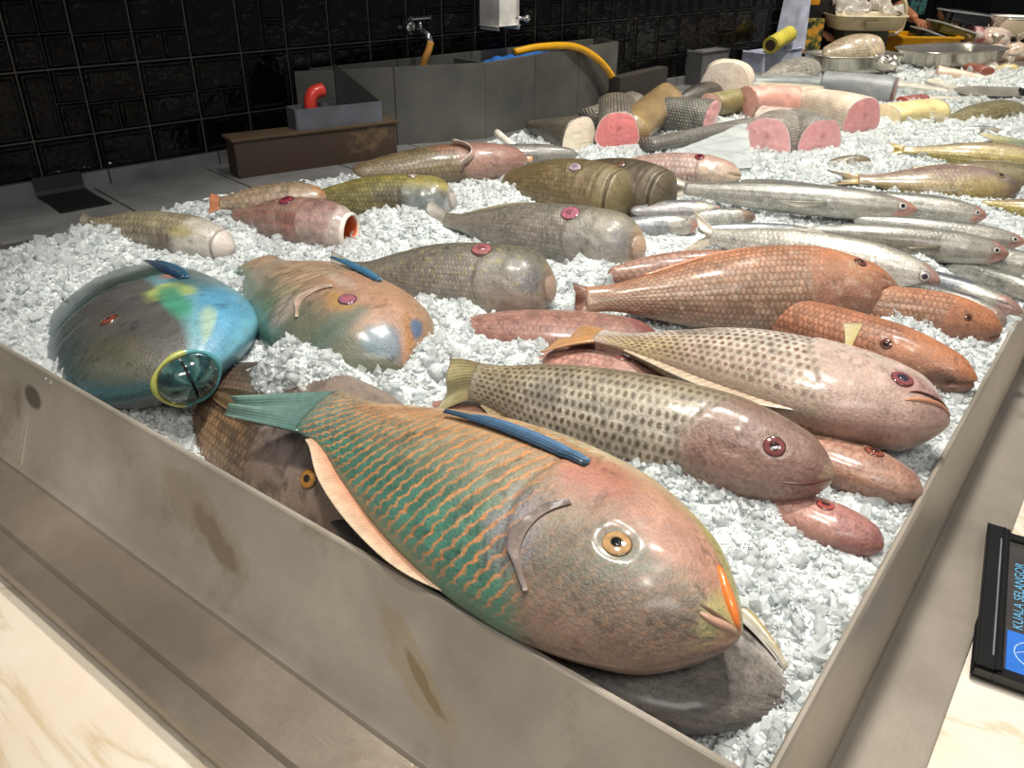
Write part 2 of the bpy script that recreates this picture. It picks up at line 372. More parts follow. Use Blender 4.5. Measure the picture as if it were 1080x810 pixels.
for r in range(-1, 9):
    z0 = .143+r*TH; z1 = z0+TH
    if r == -1: z0 = .052
    for k in range(-7, 24):
        s0 = .098+k*TW; hx = TW/2-.0012; hz = (z1-z0)/2-.0012; c = W0*[1, 1, 0]+WD*(s0+TW/2)+UP*(z0+z1)/2
        q = rt.random() if r >= 0 else .0
        if q < .3: cells = [(0, 0, 1, 1)]
        elif q < .5: cells = [(-.5, 0, .5, 1), (.5, .5, .5, .5), (.5, -.5, .5, .5)]
        elif q < .66: cells = [(0, .5, 1, .5), (0, -.5, 1, .5)]
        elif q < .82: cells = [(-.5, .5, .5, .5), (.5, .5, .5, .5), (-.5, -.5, .5, .5), (.5, -.5, .5, .5)]
        else: cells = [(0, .45, 1, .55), (-.5, -.55, .5, .45), (.5, -.55, .5, .45)]
        for cx, cz, fx, fz in cells:
            frustum(mb, c+WD*cx*hx+UP*cz*hz, hx*fx-.0006, hz*fz-.0006, .006, .010)
mb.box(W0+WD*1.30-WN*.055+UP*.75, WN*.0545, WD*2.2, UP*1.3, 1)
o = mb.build('wall_left', [M_TILE, plain('wall_grout', (66, 63, 60), .7)], auto=20); o['kind'] = 'structure'

# ---------------------------------------------------------------- crushed ice
LEDGE_X = lambda y: L0[0]+(y-L0[1])*math.tan(YW)
MOUNDS = []                                             # (px, py, height, radius, stretch)
def mound(px, py, h, r, z=0.0): p = P(px, py, z); MOUNDS.append((p[0], p[1], h, r))
for q in ICE_MOUNDS: mound(*q)
def ice_h(x, y):
    x = np.asarray(x, float); y = np.asarray(y, float)
    h = -.030+.030*sst(.5, .85, y)+.012*sst(-.9, -1.4, x)-.012*sst(-.16, -.10, x)*sst(1.9, 1.2, y)+.02*sst(1.5, 3.5, y)
    h = h-.075*sst(.68, .58, y)*sst(-1.2, -1.0, x)*sst(-.10, -.2, x)
    h = h+.030*(fbm(x*6, y*6, 3)-.5)+.016*(fbm(x*22, y*22, 9)-.5)
    for mx, my, mh, mr in MOUNDS: h = h+mh*np.exp(-(((x-mx)**2+(y-my)**2)/mr**2)**1.5)
    return h
def build_ice():
    # fine bed near the lens, coarser far away
    V, F, n = [], [], 0
    for y0, y1, st in ((.4745, 1.5, .0075), (1.5, 4.98, .016)):
        ny = int((y1-y0)/st)+1; nx = int(1.85/st)
        yy = np.linspace(y0, y1, ny); t = np.linspace(0, 1, nx)
        Y, T = np.meshgrid(yy, t, indexing='ij'); xl = L0[0]-.03+(Y-L0[1])*math.tan(YW)
        X = xl+(-.0985-xl)*T
        Z = ice_h(X, Y)+.010*(vn(X*95, Y*95, 4)-.5)+.006*(vn(X*210, Y*210, 6)-.5)
        V.append(np.stack([X, Y, Z], -1).reshape(-1, 3)); F += grid_faces(ny, nx, off=n); n += ny*nx
    nb = len(F)
    # chips
    nc = 190000; r = np.random.default_rng(3)
    y = .476+(r.random(nc)**2.1)*4.48; xl = L0[0]+(y-L0[1])*math.tan(YW); x = xl+(-.1-xl)*r.random(nc)
    dist = np.sqrt(x*x+y*y+.36); sz = (.0017+.0037*r.random(nc)**2.5)*(.7+.36*dist)
    big = r.random(nc) < .22; sz = np.where(big, sz*1.7, sz*.7); z = ice_h(x, y)+np.where(big, sz*(r.random(nc)*.6-.25), sz*(r.random(nc)*.9-.1))
    base = np.array([(i, j, k) for i in (-1, 1) for j in (-1, 1) for k in (-1, 1)], float)
    pts = base[None]*np.stack([.6+.9*r.random(nc), .5+.6*r.random(nc), .25+.5*r.random(nc)], -1)[:, None, :]*(.55+.6*r.random((nc, 8, 1)))
    q = r.normal(size=(nc, 4)); q /= np.linalg.norm(q, axis=1)[:, None]; w, a, b, c = q.T
    Rm = np.stack([1-2*(b*b+c*c), 2*(a*b-w*c), 2*(a*c+w*b), 2*(a*b+w*c), 1-2*(a*a+c*c), 2*(b*c-w*a), 2*(a*c-w*b), 2*(b*c+w*a), 1-2*(a*a+b*b)], -1).reshape(nc, 3, 3)
    pts = np.einsum('nij,nkj->nki', Rm, pts)*sz[:, None, None]+np.stack([x, y, z], -1)[:, None, :]
    V.append(pts.reshape(-1, 3)); V = np.concatenate(V)
    fb = np.array([(0, 1, 3, 2), (4, 6, 7, 5), (0, 4, 5, 1), (2, 3, 7, 6), (0, 2, 6, 4), (1, 5, 7, 3)])
    FC = (n+np.arange(nc)[:, None, None]*8+fb[None]).reshape(-1, 4)
    FA = np.concatenate([np.array(F), FC])
    me = bpy.data.meshes.new('crushed_ice'); me.vertices.add(len(V)); me.vertices.foreach_set('co', V.astype(np.float32).ravel())
    me.loops.add(FA.size); me.loops.foreach_set('vertex_index', FA.astype(np.int32).ravel())
    me.polygons.add(len(FA)); me.polygons.foreach_set('loop_start', np.arange(len(FA), dtype=np.int32)*4)
    mi = np.zeros(len(FA), np.int32); mi[nb:] = np.where(big[:, None]*np.ones((1, 6)) > .5, 1, 2).ravel()
    me.polygons.foreach_set('material_index', mi); sm = np.zeros(len(FA), bool); sm[nb:] = (r.random(nc)[:, None]*np.ones((1, 6)) < .4).ravel(); me.polygons.foreach_set('use_smooth', sm)
    me.update(calc_edges=True)
    def ice_mat(name, c0, c1, sc, rough, tr, cl, bd):
        m, nt, b = nmat(name); nn = noise(nt, sc, 4); col = ramp(nt, nn.outputs[0], [(.3, c0), (.65, c1)])
        L(nt, col, b.inputs['Base Color']); b.inputs['Roughness'].default_value = rough; b.inputs['IOR'].default_value = 1.31; b.inputs['Transmission Weight'].default_value = cl
        bump(nt, b, noise(nt, sc*3, 4, .6).outputs[0], bd)
        t = N(nt, 'ShaderNodeBsdfTranslucent'); L(nt, col, t.inputs[0]); mx = N(nt, 'ShaderNodeMixShader'); mx.inputs[0].default_value = tr
        L(nt, b.outputs[0], mx.inputs[1]); L(nt, t.outputs[0], mx.inputs[2]); L(nt, mx.outputs[0], nt.nodes['Material Output'].inputs['Surface']); return m
    m0 = ice_mat('ice_bed', (206, 214, 214), (240, 244, 243), 50, .25, .15, 0, .005)
    m1 = ice_mat('ice_chip_clear', (240, 246, 247), (250, 252, 252), 60, .10, .16, .62, .0015)
    m2 = ice_mat('ice_chip_frosted', (232, 238, 238), (248, 250, 250), 60, .25, .4, .1, .001)
    for m in (m0, m1, m2): me.materials.append(m)
    o = bpy.data.objects.new('crushed_ice', me); COL.objects.link(o)
    tag(o, 'bed of crushed ice heaped in the steel display tray under the fish', 'ice', kind='stuff')
# ---------------------------------------------------------------- fish builder
SAT, GAIN = .76, .82
SHAPES = {
 'parrot': dict(x=[0, .08, .2, .4, .6, .75, .87, .95, 1], top=[.19, .20, .30, .44, .50, .50, .45, .38, .30], bot=[.19, .20, .30, .44, .50, .50, .44, .36, .28], wid=[.16, .22, .45, .85, 1, 1, .9, .75, .62], u0=.84, p=2.0),
 'parrot_long': dict(x=[0, .08, .2, .4, .6, .75, .87, .95, 1], top=[.19, .20, .30, .44, .50, .47, .38, .28, .20], bot=[.17, .18, .28, .44, .50, .47, .36, .25, .17], wid=[.16, .22, .45, .85, 1, .96, .8, .62, .48], u0=.88, p=2.0),
 'snapper': dict(x=[0, .08, .2, .4, .6, .75, .87, .95, 1], top=[.14, .15, .24, .42, .52, .50, .38, .27, .18], bot=[.14, .15, .25, .42, .48, .46, .40, .30, .2], wid=[.14, .2, .45, .85, 1, .98, .85, .66, .5], u0=.9, p=1.8),
 'grunt': dict(x=[0, .08, .2, .4, .6, .75, .87, .95, 1], top=[.12, .14, .26, .44, .51, .52, .49, .42, .34], bot=[.12, .14, .26, .43, .49, .49, .47, .42, .36], wid=[.14, .2, .45, .85, 1, 1, .95, .82, .66], u0=.85, p=2.0),
 'slim': dict(x=[0, .08, .2, .4, .6, .75, .87, .95, 1], top=[.2, .24, .36, .48, .52, .50, .40, .29, .20], bot=[.2, .24, .36, .47, .48, .46, .39, .30, .22], wid=[.2, .3, .55, .9, 1, .97, .82, .62, .46], u0=.92, p=1.9),
 'grouper': dict(x=[0, .08, .2, .4, .6, .75, .87, .95, 1], top=[.2, .24, .34, .46, .52, .51, .47, .42, .38], bot=[.2, .24, .34, .45, .5, .5, .48, .44, .40], wid=[.2, .3, .55, .9, 1, 1, 1, .95, .9], u0=.88, p=3),
}
class Fish:
    def __init__(s, name, label, group, t, h, z, hr, wr, shape, phi=0, gill=.72, mouth=None, by=0, bz=0, dy=0, scl=.012, catg='fish', trunc=None, ring=None, rt=False):
        s.ring = ring; s.rt = rt; s.sock = []
        s.T = np.array(t, float) if len(t) == 3 else P(*t, z[0]); s.Hd = np.array(h, float) if len(h) == 3 else P(*h, z[1]); s.L = np.linalg.norm(s.Hd-s.T); s.X = unit(s.Hd-s.T)
        left = unit(np.cross([0, 0, 1.], s.X)); up = np.cross(s.X, left); a = math.radians(phi)
        s.D = math.cos(a)*left+math.sin(a)*up; s.Z = np.cross(s.X, s.D)
        s.H = hr*s.L; s.W = wr*s.L; s.sh = SHAPES[shape]; s.gill = gill; s.mouth = mouth; s.by = by; s.bz = bz; s.dy = dy; s.scl = scl; s.trunc = trunc
        s.vs = 1 if s.Z @ (CPOS-(s.T+s.Hd)/2) > 0 else -1                 # lateral side that shows
        mid = (s.T+s.Hd)/2; R = np.stack([s.X, s.D, s.Z], 1)
        s.root = empty(name, mid-np.array([0, 0, s.W*.5]), R)
        tag(s.root, label, catg, group)
    def w(s, x, y, z): return s.T+np.multiply.outer(x, s.X)+np.multiply.outer(y, s.D)+np.multiply.outer(z, s.Z)
    def S(s, u, th):
        u = np.asarray(u, float); th = np.asarray(th, float); q = s.sh
        cl = (1-np.clip((u-q['u0'])/(1-q['u0']), 0, 1)**q['p'])**(1/q['p'])
        if s.rt: cl = cl*np.sqrt(np.clip(1-(1-np.clip(u/.07, 0, 1))**2, 1e-5, 1))
        if s.trunc: cl = np.maximum(cl, s.trunc)
        if s.ring:
            for um, k in s.ring: cl = cl*(1-k*np.exp(-((u-um-.02*np.cos(th)**2+.012*(vn(th*1.5, u*0, 3)-.5))/.008)**2))*(1+k*.35*np.exp(-((u-um-.03)/.02)**2))
        hT, hB, wd = (prof(q['x'], q[k], u)*cl for k in ('top', 'bot', 'wid'))
        c, sn = np.cos(th), np.sin(th)
        y = np.where(c > 0, hT, hB)*np.sign(c)*np.abs(c)**1.0*s.H
        z = wd*np.sign(sn)*np.abs(sn)**1.12*s.W/2
        v = c
        ue = s.gill-.07*(1-((v+.1)/.9)**2)
        g = u-ue
        g = g+.012*(fbm(v*4, u*3, 21, 3)-.5); z = z*(1+(.032*sst(-.004, .006, g)*np.exp(-np.clip(g, 0, 1)/.06)-.03*np.exp(-(g/.006)**2))*sst(1, .7, np.abs(v)))
        g2 = u-(s.gill+.09-.03*(1-v*v)); z = z*(1+.02*sst(-.004, .004, g2)*np.exp(-np.clip(g2, 0, 1)/.05))
        for (eu, ev, er) in s.sock:
            d = np.sqrt((u-eu)**2+((v-ev)*s.H/s.L*.5)**2)/er; z = z*(1+.028*np.exp(-((d-1.5)/.45)**2)-.04*np.exp(-(d/1.1)**2))
        if s.mouth:
            um, vm, sl = s.mouth
            dm = (v-(vm+sl*(1-u)))*np.maximum(hT, hB)*s.H/s.L
            k = np.exp(-(dm/.007)**2)*sst(um-.01, um+.01, u)
            z = z*(1-.30*k); u = u-.012*k*sst(.9, 1, u)
        z = z*(1+.05*(fbm(u*9, v*2.2, 11, 3)-.5)+.03*(fbm(u*26, v*6, 5, 2)-.5)*sst(.5, .75, u))
        y = y+s.dy*sst(.6, 1, u)*s.H+s.by*4*u*(1-u)*s.L
        z = z+s.bz*4*u*(1-u)*s.L
        return s.w(u*s.L, y, z)
    def surf(s, u, v, side=None):
        side = s.vs if side is None else side
        th = math.acos(max(-1, min(1, v))); th = th if side > 0 else -th
        p = s.S(u, th); e = 1e-3
        a = s.S(u+e, th)-s.S(u-e, th); b = s.S(u, th+e)-s.S(u, th-e); n = unit(np.cross(a, b))
        c = s.S(u, 0)*.5+s.S(u, math.pi)*.5
        if n @ (p-c) < 0: n = -n
        return p, n
    def body(s, mat, colf, nu=110, nv=72):
        t = np.linspace(0, 1, nu); us = np.where(t < .7, t*.86/.7, .86+.14*np.sin((t-.7)/.3*math.pi/2)); us[-1] = 1-1e-5
        th = np.arange(nv)*2*math.pi/nv; U, TH = np.meshgrid(us, th, indexing='ij')
        pts = s.S(U, TH).reshape(-1, 3)
        v = np.cos(TH); side = np.sign(np.sin(TH))*s.vs
        col = colf(U, v, side, s).reshape(-1, 4)
        sc = np.stack([U*s.L/s.scl, TH/math.pi*round(1.15*s.H/s.scl)+.001], -1).reshape(-1, 2)
        f = grid_faces(nu, nv, True); f.append(tuple(range(nv))[::-1])
        if not s.trunc: f.append(tuple((nu-1)*nv+j for j in range(nv)))
        s.b = mesh_obj('body', local(s.root, pts), f, mat, s.root, col, sc)
        return s.b
    def grid(s, name, fn, n, m, th, colf, mat=None, rays=18, ridge=.0006, parent=None):
        """fin: fn(a, r) gives points for a along the base (0..1) and r outwards (0..1); thin closed shell"""
        A, R = np.meshgrid(np.linspace(0, 1, n), np.linspace(0, 1, m), indexing='ij')
        p = fn(A, R); du = np.gradient(p, axis=0); dr = np.gradient(p, axis=1)
        nn = np.cross(du, dr); nn /= np.linalg.norm(nn, axis=-1, keepdims=True)+1e-12
        off = (th*(1-.75*R)*.5+.0002+ridge*(.5+.5*np.cos(A*rays*2*math.pi))*(1-.5*R))[..., None]
        v = np.concatenate([(p+nn*off).reshape(-1, 3), (p-nn*off).reshape(-1, 3)])
        k = n*m; f = grid_faces(n, m)+[q[::-1] for q in grid_faces(n, m, off=k)]
        edge = [i*m for i in range(n)]+[(n-1)*m+j for j in range(1, m)]+[i*m+m-1 for i in range(n-2, -1, -1)]+[j for j in range(m-2, 0, -1)]
        for i in range(len(edge)):
            a, b = edge[i], edge[(i+1) % len(edge)]; f.append((a, b, b+k, a+k))
        c = colf(A, R); ray = .90+.10*np.cos(A*rays*2*math.pi); c = c*ray[..., None]
        c = c.reshape(-1, 3); l_ = (c @ np.array([.3, .55, .15]))[:, None]; c = (l_+(c-l_)*SAT)*.85; c = np.concatenate([c]*2)
        return mesh_obj(name, local(s.root, v), f, mat or M_FIN, parent or s.root, c)
    def edge_fin(s, name, u0, u1, edge, hf, col0, col1, lean=.5, side=0.0, rays=26, sway=0, th=.003, n=120, spiny=0):
        th0 = 0 if edge > 0 else math.pi; hx, hy = zip(*hf); c0, c1 = lin(col0), lin(col1)
        def fn(A, R):
            u = u0+(u1-u0)*A; b = s.S(u, np.full_like(u, th0))
            cen = s.S(np.clip(u, 0, .99), np.full_like(u, math.pi-th0)); out = (b-cen); out /= np.linalg.norm(out, axis=-1, keepdims=True)+1e-9
            hh = prof(hx, hy, A)*s.H; hh = hh*(1-spiny*(.5+.5*np.cos(A*rays*2*math.pi))*.5)
            d = out-lean*s.X+(side*s.Z*s.vs+sway*R[..., None]*s.Z*s.vs)
            d /= np.linalg.norm(d, axis=-1, keepdims=True)
            return b-out*.004+d*(hh*R)[..., None]
        return s.grid(name, fn, n, 8, th, lambda A, R: c0+(c1-c0)*(R**.8)[..., None], rays=rays)
    def tail(s, ln, spread, fork, col0, col1, curl=0, drop=0, rays=16, rot=0, th=.004, narrow=0):
        c0, c1 = lin(col0), lin(col1); hb = s.sh['top'][0]*s.H
        bp = s.S(np.array(.012), np.array(0.)); bq = s.S(np.array(.012), np.array(math.pi)); cen = (bp+bq)/2
        def fn(A, R):
            q = A*2-1; ang = q*spread+rot; l = ln*s.L*(1-fork*(1-np.abs(q)**1.3))
            x = -np.cos(ang)*l*R; y = q*hb*.95*(1-narrow*R)+np.sin(ang)*l*R
            z = (curl*R**2+.012*np.sin(q*5)*R)*s.L*s.vs
            return cen+np.multiply.outer(x, s.X)+np.multiply.outer(y, s.D)+np.multiply.outer(z, s.Z)+np.multiply.outer(-drop*R**1.5*s.L, UP)
        return s.grid('tail_fin', fn, 80, 14, th, lambda A, R: c0+(c1-c0)*(R)[..., None], rays=rays)
    def pect(s, u, v, ln, wd, ang, col0, col1, lift=.12, side=None, rays=9, name='pectoral_fin', rootw=.35):
        """fan from the flank, swept back; ang turns it towards the belly (-) or back (+); lift raises its tip off the flank"""
        side = s.vs if side is None else side
        p, n = s.surf(u, v, side); bk = -s.X-(-s.X @ n)*n; bk = unit(bk); ac = np.cross(n, bk); ac = unit(ac if ac @ s.D > 0 else -ac)
        a = math.radians(ang); d = math.cos(a)*bk+math.sin(a)*ac; e = -math.sin(a)*bk+math.cos(a)*ac
        ln *= s.L; wd *= s.L; c0, c1 = lin(col0), lin(col1)
        def fn(A, R):
            q = A*2-1; l = ln*(1-.45*np.clip(-q*.5+.5, 0, 1)**1.2)
            x = l*R; y = q*wd*(rootw+(1-rootw)*R)*.5; zz = .002+lift*ln*R-.15*lift*ln*R**2+.02*ln*np.sin(R*3)*q
            return p+np.multiply.outer(x, d)+np.multiply.outer(y, e)+np.multiply.outer(zz, n)
        return s.grid(name, fn, 50, 14, .003, lambda A, R: c0+(c1-c0)*(A*.5+R*.5)[..., None], rays=rays)
    def pect_flush(s, u, v, lu, slope, wv, col0, col1, off=.003, root=.35, rays=9, tipoff=.004, name='pectoral_fin'):
        """pectoral fin folded back flat against the flank"""
        c0, c1 = lin(col0), lin(col1)
        def fn(A, R):
            q = A*2-1; U = u-lu*R*(1-.35*np.clip(-q, 0, 1)); V = np.clip(v+slope*R+q*wv*(root+(1-root)*np.sin(np.clip(R, 0, .96)*math.pi*.95)**.7), -.995, .995)
            th = np.arccos(V)*s.vs; p = s.S(U, th); ax = .5*(s.S(U, np.zeros_like(U))+s.S(U, np.full_like(U, math.pi))); n = p-ax; n /= np.linalg.norm(n, axis=-1, keepdims=True)
            return p+n*(off+tipoff*R+.0015*np.sin(q*6))[..., None]
        return s.grid(name, fn, 50, 26, .003, lambda A, R: c0+(c1-c0)*(A)[..., None], rays=rays, ridge=.0008)
    def flap(s, arc, ln, col0, col1, lift=.006, name='gill_cover'):
        """loose edge of a gill cover: arc of (u, v) points, trailing back by ln"""
        c0, c1 = lin(col0), lin(col1); k = np.linspace(0, 1, len(arc))
        def fn(A, R):
            U = prof(k, [q[0] for q in arc], A)-ln*R*np.sin(np.clip(A, .03, .97)*math.pi)**.6*(1+.25*np.sin(A*11+1)+.08*np.sin(A*37)); V = np.clip(prof(k, [q[1] for q in arc], A), -.98, .98)
            p = s.S(U, np.arccos(V)*s.vs); ax = .5*(s.S(U, np.zeros_like(U))+s.S(U, np.full_like(U, math.pi))); n = p-ax; n /= np.linalg.norm(n, axis=-1, keepdims=True)
            return p+n*(.0008+lift*R*(1.2-.2*R)*(1+.15*np.sin(A*13)))[..., None]
        return s.grid(name, fn, 60, 14, .003, lambda A, R: (c0+(c1-c0)*R[..., None])*(.7+.5*fbm(A*14, R*5, 3))[..., None], M_LIP, 3, 0)
    def crease(s, pts, r, col, name='mouth', n=30):
        """line of a lip or fold along (u, v) points on the side that shows"""
        us = np.linspace(0, 1, n); k = np.linspace(0, 1, len(pts)); U = prof(k, [q[0] for q in pts], us); V = prof(k, [q[1] for q in pts], us)
        P_ = [s.surf(float(np.clip(a, 0, .995)), float(np.clip(b, -.99, .99)))[0] for a, b in zip(U, V)]
        mb = MB(); mb.tube(P_, [r*s.L*(.25+.75*math.sin(math.pi*t)**.6) for t in us], 8)
        v = local(s.root, np.array(mb.v)); return mesh_obj(name, v, mb.f, M_LIP, s.root, np.tile(lin(col), (len(v), 1)))
    def eye(s, u, v, r, ring=(190, 150, 100), iris=(200, 150, 90), pupil=(12, 10, 12), lid=None, side=None, bulge=.5, pr=.42):
        for sd in ((side,) if side else (1, -1)):
            p, n = s.surf(u, v, sd); r_ = r*s.L; a = unit(s.X-(s.X@n)*n); b = np.cross(n, a)
            k, m = 22, 36; v_, c_ = [], []
            for i in range(k):
                t = i/(k-1); rr = 1.25*r_*t; hgt = r_*bulge*(math.sqrt(max(0, 1-(t*.92)**2))-.34)
                if t > .82: hgt -= r_*.5*(t-.82)/.18
                for j in range(m):
                    q = 2*math.pi*j/m; v_.append(p+n*hgt+a*rr*math.cos(q)+b*rr*math.sin(q)*.92)
                    nz = .8+.45*float(fbm(math.cos(q)*t*3+7, math.sin(q)*t*3+3, 5, 3))
                    ci = np.array(iris)*nz; ci = ci*.75+ci.mean()*.25
                    cr = np.array(ring)*.85; cr = cr*.7+cr.mean()*.3
                    wp = 1-float(sst(pr-.09, pr+.05, np.array(t))); wr_ = float(sst(.80, .90, np.array(t))); dk = 1-.55*math.exp(-((t-.80)/.05)**2)
                    c = np.clip(((np.array(pupil)*wp+ci*(1-wp))*(1-wr_)+cr*wr_)*dk*.9, 0, 255)
                    c_.append(lin(c))
            f = grid_faces(k, m, True)
            eo = mesh_obj('eye', local(s.root, v_), f, M_EYE, s.root, np.array(c_))
            if sd == s.vs and s.L > .22:
                pv = []
                for i in range(8):
                    rr = 1.25*r_*pr*.8*i/7; hh = r_*bulge*(math.sqrt(max(0, 1-(pr*.8*i/7*.92)**2))-.34)+.0006-.0008*(i == 7)
                    for j in range(24): q = 2*math.pi*j/24; pv.append(p+n*hh+a*rr*math.cos(q)+b*rr*math.sin(q)*.92)
                mesh_obj('pupil', local(s.root, pv), grid_faces(8, 24, True), M_EYE, eo, np.tile(lin(np.array(pupil)*.8), (len(pv), 1)))
    def lips(s, u0, vm, gap=.05, r=.006, col=(200, 170, 150), sl=0, upk=1.0):
        """a pair of lips running round the front of the snout"""
        mb = MB(); n0 = 14
        for sg in (1, -1):
            pts = []
            us = np.linspace(u0, .988, n0)
            for sd in (1, -1):
                seg = []
                for u in (us if sd > 0 else us[::-1]):
                    vv = np.clip(vm+sl*(1-u)+sg*gap*(.4+.6*sst(u0, 1, u)), -.98, .98); p, n = s.surf(u, vv, sd); seg.append(p)
                pts += seg
                if sd > 0:
                    a = seg[-1]; b = s.surf(us[-1], np.clip(vm+sg*gap, -.98, .98), -1)[0]
                    for t in (.25, .5, .75): pts.append(a+(b-a)*t+s.X*.006*s.L*math.sin(t*math.pi))
            k = len(pts); rs = [r*s.L*(.3+.7*min(1, 5*min(i, k-1-i)/(k-1))) for i in range(k)]
            mb.tube(pts, rs, 10)
        v = local(s.root, np.array(mb.v)); return mesh_obj('lips', v, mb.f, M_LIP, s.root, np.tile(lin(col), (len(v), 1)))
    def beak(s, rx, ry, dep, back=.02):
        """two fused tooth plates with a jagged slit between them, and the pale lip around them"""
        c0 = s.S(np.full(24, .995), np.arange(24)*2*math.pi/24).mean(0)-s.X*back; rr = random.Random(4)
        for sg in (1, -1):
            v, col = [], []
            for i in range(14):
                r = i/13
                for j in range(25):
                    az = math.pi*j/24; jag = .0022*rr.random() if j in (0, 24) or r < .05 else 0
                    v.append(c0+s.X*dep*math.sqrt(max(0, 1-r*r*.98))+s.Z*rx*r*math.cos(az)+sg*s.D*(.0012+jag+ry*r*math.sin(az)))
                    k = fbm(j*.5+sg*9, i*.4, 3); q = math.sin(az)*r; col.append(lin((22, 54, 58))*(1-q)*.9+lin((90, 140, 140))*(.5*max(0, k-.3))+lin((110, 140, 124))*.35*max(0, math.sin(az*7+k*4))**3)
            mesh_obj('beak', local(s.root, np.array(v)), grid_faces(14, 25), M_EYE, s.root, np.array(col))
        mb = MB(); ring = []
        for j in range(41):
            a = 2*math.pi*j/40; ring.append(c0+s.X*.001+s.Z*rx*1.1*math.cos(a)+s.D*ry*1.1*math.sin(a))
        mb.tube(ring, [.0042+.0014*math.sin(j*.7) for j in range(41)], 10, caps=False)
        cc = np.array([lin((170, 174, 90)) if (j//10) < 22 and (j//10) > 2 else lin((84, 150, 156)) for j in range(410)])
        mesh_obj('lips', local(s.root, np.array(mb.v)), mb.f, M_LIP, s.root, cc)
    def open_mouth(s, depth_=.18, inner=(196, 84, 40), deep=(90, 22, 12), rim=(232, 220, 208), ns=.1):
        """rim ring and throat of a gaping mouth on a truncated snout"""
        m = 40; th = np.arange(m)*2*math.pi/m; e = s.S(np.full(m, 1-1e-5), th); c = e.mean(0); rings = []; cols = []
        for k, (f, d, cl) in enumerate(((1.0, -.02, rim), (1.03, .012, rim), (.97, .03, rim), (.86, .028, rim), (.80, .01, inner), (.76, -.04, inner), (.7, -.10, inner), (.5, -.16, deep), (.1, -depth_, deep))):
            rings.append(c+(e-c)*f+s.X*d*s.L); cols += [lin(cl)]*m
        v = np.concatenate(rings); f = grid_faces(len(rings), m, True); f.append(tuple((len(rings)-1)*m+j for j in range(m)))
        return mesh_obj('mouth', local(s.root, v), f, M_LIP, s.root, np.array(cols))

def painter(stops, head=None, blobs=(), mottle=(.12, 14), spots=None, gill=.72, hmask=.15, back=None, hline=None, lipc=None):
    """pigment along belly-to-back stops [(v, rgb)...], head colours in front of the gill cover and patches (u, v, ru, rv, rgb, strength)"""
    def st(S_, v):
        xs = [q[0] for q in S_]; c = np.array([lin(q[1]) for q in S_]); return np.stack([np.interp(v, xs, c[:, k]) for k in range(3)], -1)
    def f(U, v, side, s):
        va = np.arcsin(np.clip(v, -1, 1))*.8; sd = int(abs(s.T[0]*1e4)) % 97
        c = st(stops, v)
        ue = s.gill-.07*(1-((v+.1)/.9)**2); hm = sst(-.03, .05, U-ue+.02*(fbm(U*20, v*5, sd)-.5))
        if head: c = c*(1-hm[..., None])+st(head, v)*hm[..., None]
        for b in blobs:
            u0, v0, ru, rv, rgb, k = b[:6]; wob = (fbm(U*11+b[0]*7, v*3.5, 31+int(b[0]*50), 4)-.5)*(b[6] if len(b) > 6 else 1.2)
            w_ = k*sst(1.25, .55, np.sqrt(((U-u0)/ru)**2+((v-v0)/rv)**2)+wob)
            c = c*(1-w_[..., None])+lin(rgb)*w_[..., None]
        n = fbm(U*mottle[1], va*mottle[1]*.35+5, sd+3, 5); c = c*(1+mottle[0]*4.6*(n-.5))[..., None]
        n = fbm(U*70, va*9+U*14, sd+40, 3); c = c*(1+.34*(n-.5)*(.4+.6*hm))[..., None]
        fl = sst(.66, .8, vn(U*150, va*22, sd+9))*sst(.5, .62, fbm(U*12, va*4, sd+60, 3))*.42; c = c*(1-fl[..., None])
        if s.ring:
            um0, um1 = s.ring[0][0], s.ring[-1][0]
            if lipc:
                w_ = sst(um0-.02, um0+.02, U)*.8; c = c*(1-w_[..., None])+lin(lipc)*w_[..., None]
            for um, k in s.ring:
                w_ = min(1, k*5)*.92*np.exp(-((U-um-.02*v*v-.004)/.009)**2); c = c*(1-w_[..., None])+lin((46, 26, 20))*w_[..., None]
        if spots:
            q = .6*vn(U*spots[0], va*spots[0]*s.H/s.L*.9, 8+sd)+.4*fbm(U*spots[0]*2, va*spots[0]*s.H/s.L*1.8, 18+sd, 3); w_ = spots[2]*sst(.62, .74, q); c = c*(1-w_[..., None])+lin(spots[1])*w_[..., None]
        gl = np.exp(-((U-ue)/.006)**2)*.30*sst(.9, .5, np.abs(v)); c = c*(1-gl[..., None])
        a = 1-(1-hmask)*hm; a = a*sst(1.0, .9, np.abs(v)*.999)*sst(0, .04, U)
        l_ = c @ np.array([.3, .55, .15]); c = (l_[..., None]+(c-l_[..., None])*SAT)*GAIN
        return np.concatenate([np.clip(c, 0, 1), a[..., None]], -1)
    return f
# ---------------------------------------------------------------- the fish
M_PARROT = fish_mat('parrotfish_skin', 'streak', (196, 136, 88), .85, .0009, .3, .6)
M_PARROT2 = fish_mat('parrotfish_tan_skin', 'streak', (112, 108, 88), .7, .0009, .3, .6)
M_BLUE = fish_mat('parrotfish_blue_skin', 'edge', (28, 46, 44), .55, .0006, .25, .7)
M_DARK = fish_mat('dark_scaled_skin', 'edge', (40, 30, 22), .45, .0010, .35, .5)
M_SNAP = fish_mat('spotted_snapper_skin', 'spot', (112, 78, 46), .85, .0009, .3, .6)
M_SNAP2 = fish_mat('dark_spotted_skin', 'spot', (84, 66, 44), .8, .0009, .3, .6)
M_ORANGE = fish_mat('orange_snapper_skin', 'edge', (112, 62, 34), .6, .0012, .32, .5)
M_PINK = fish_mat('pink_skin', 'edge', (150, 92, 80), .5, .0009, .3, .6)
M_GREY = fish_mat('grey_grunt_skin', 'edge', (92, 84, 74), .45, .0007, .3, .6)
M_OLIVE = fish_mat('olive_skin', 'edge', (70, 62, 26), .5, .0008, .35, .5)
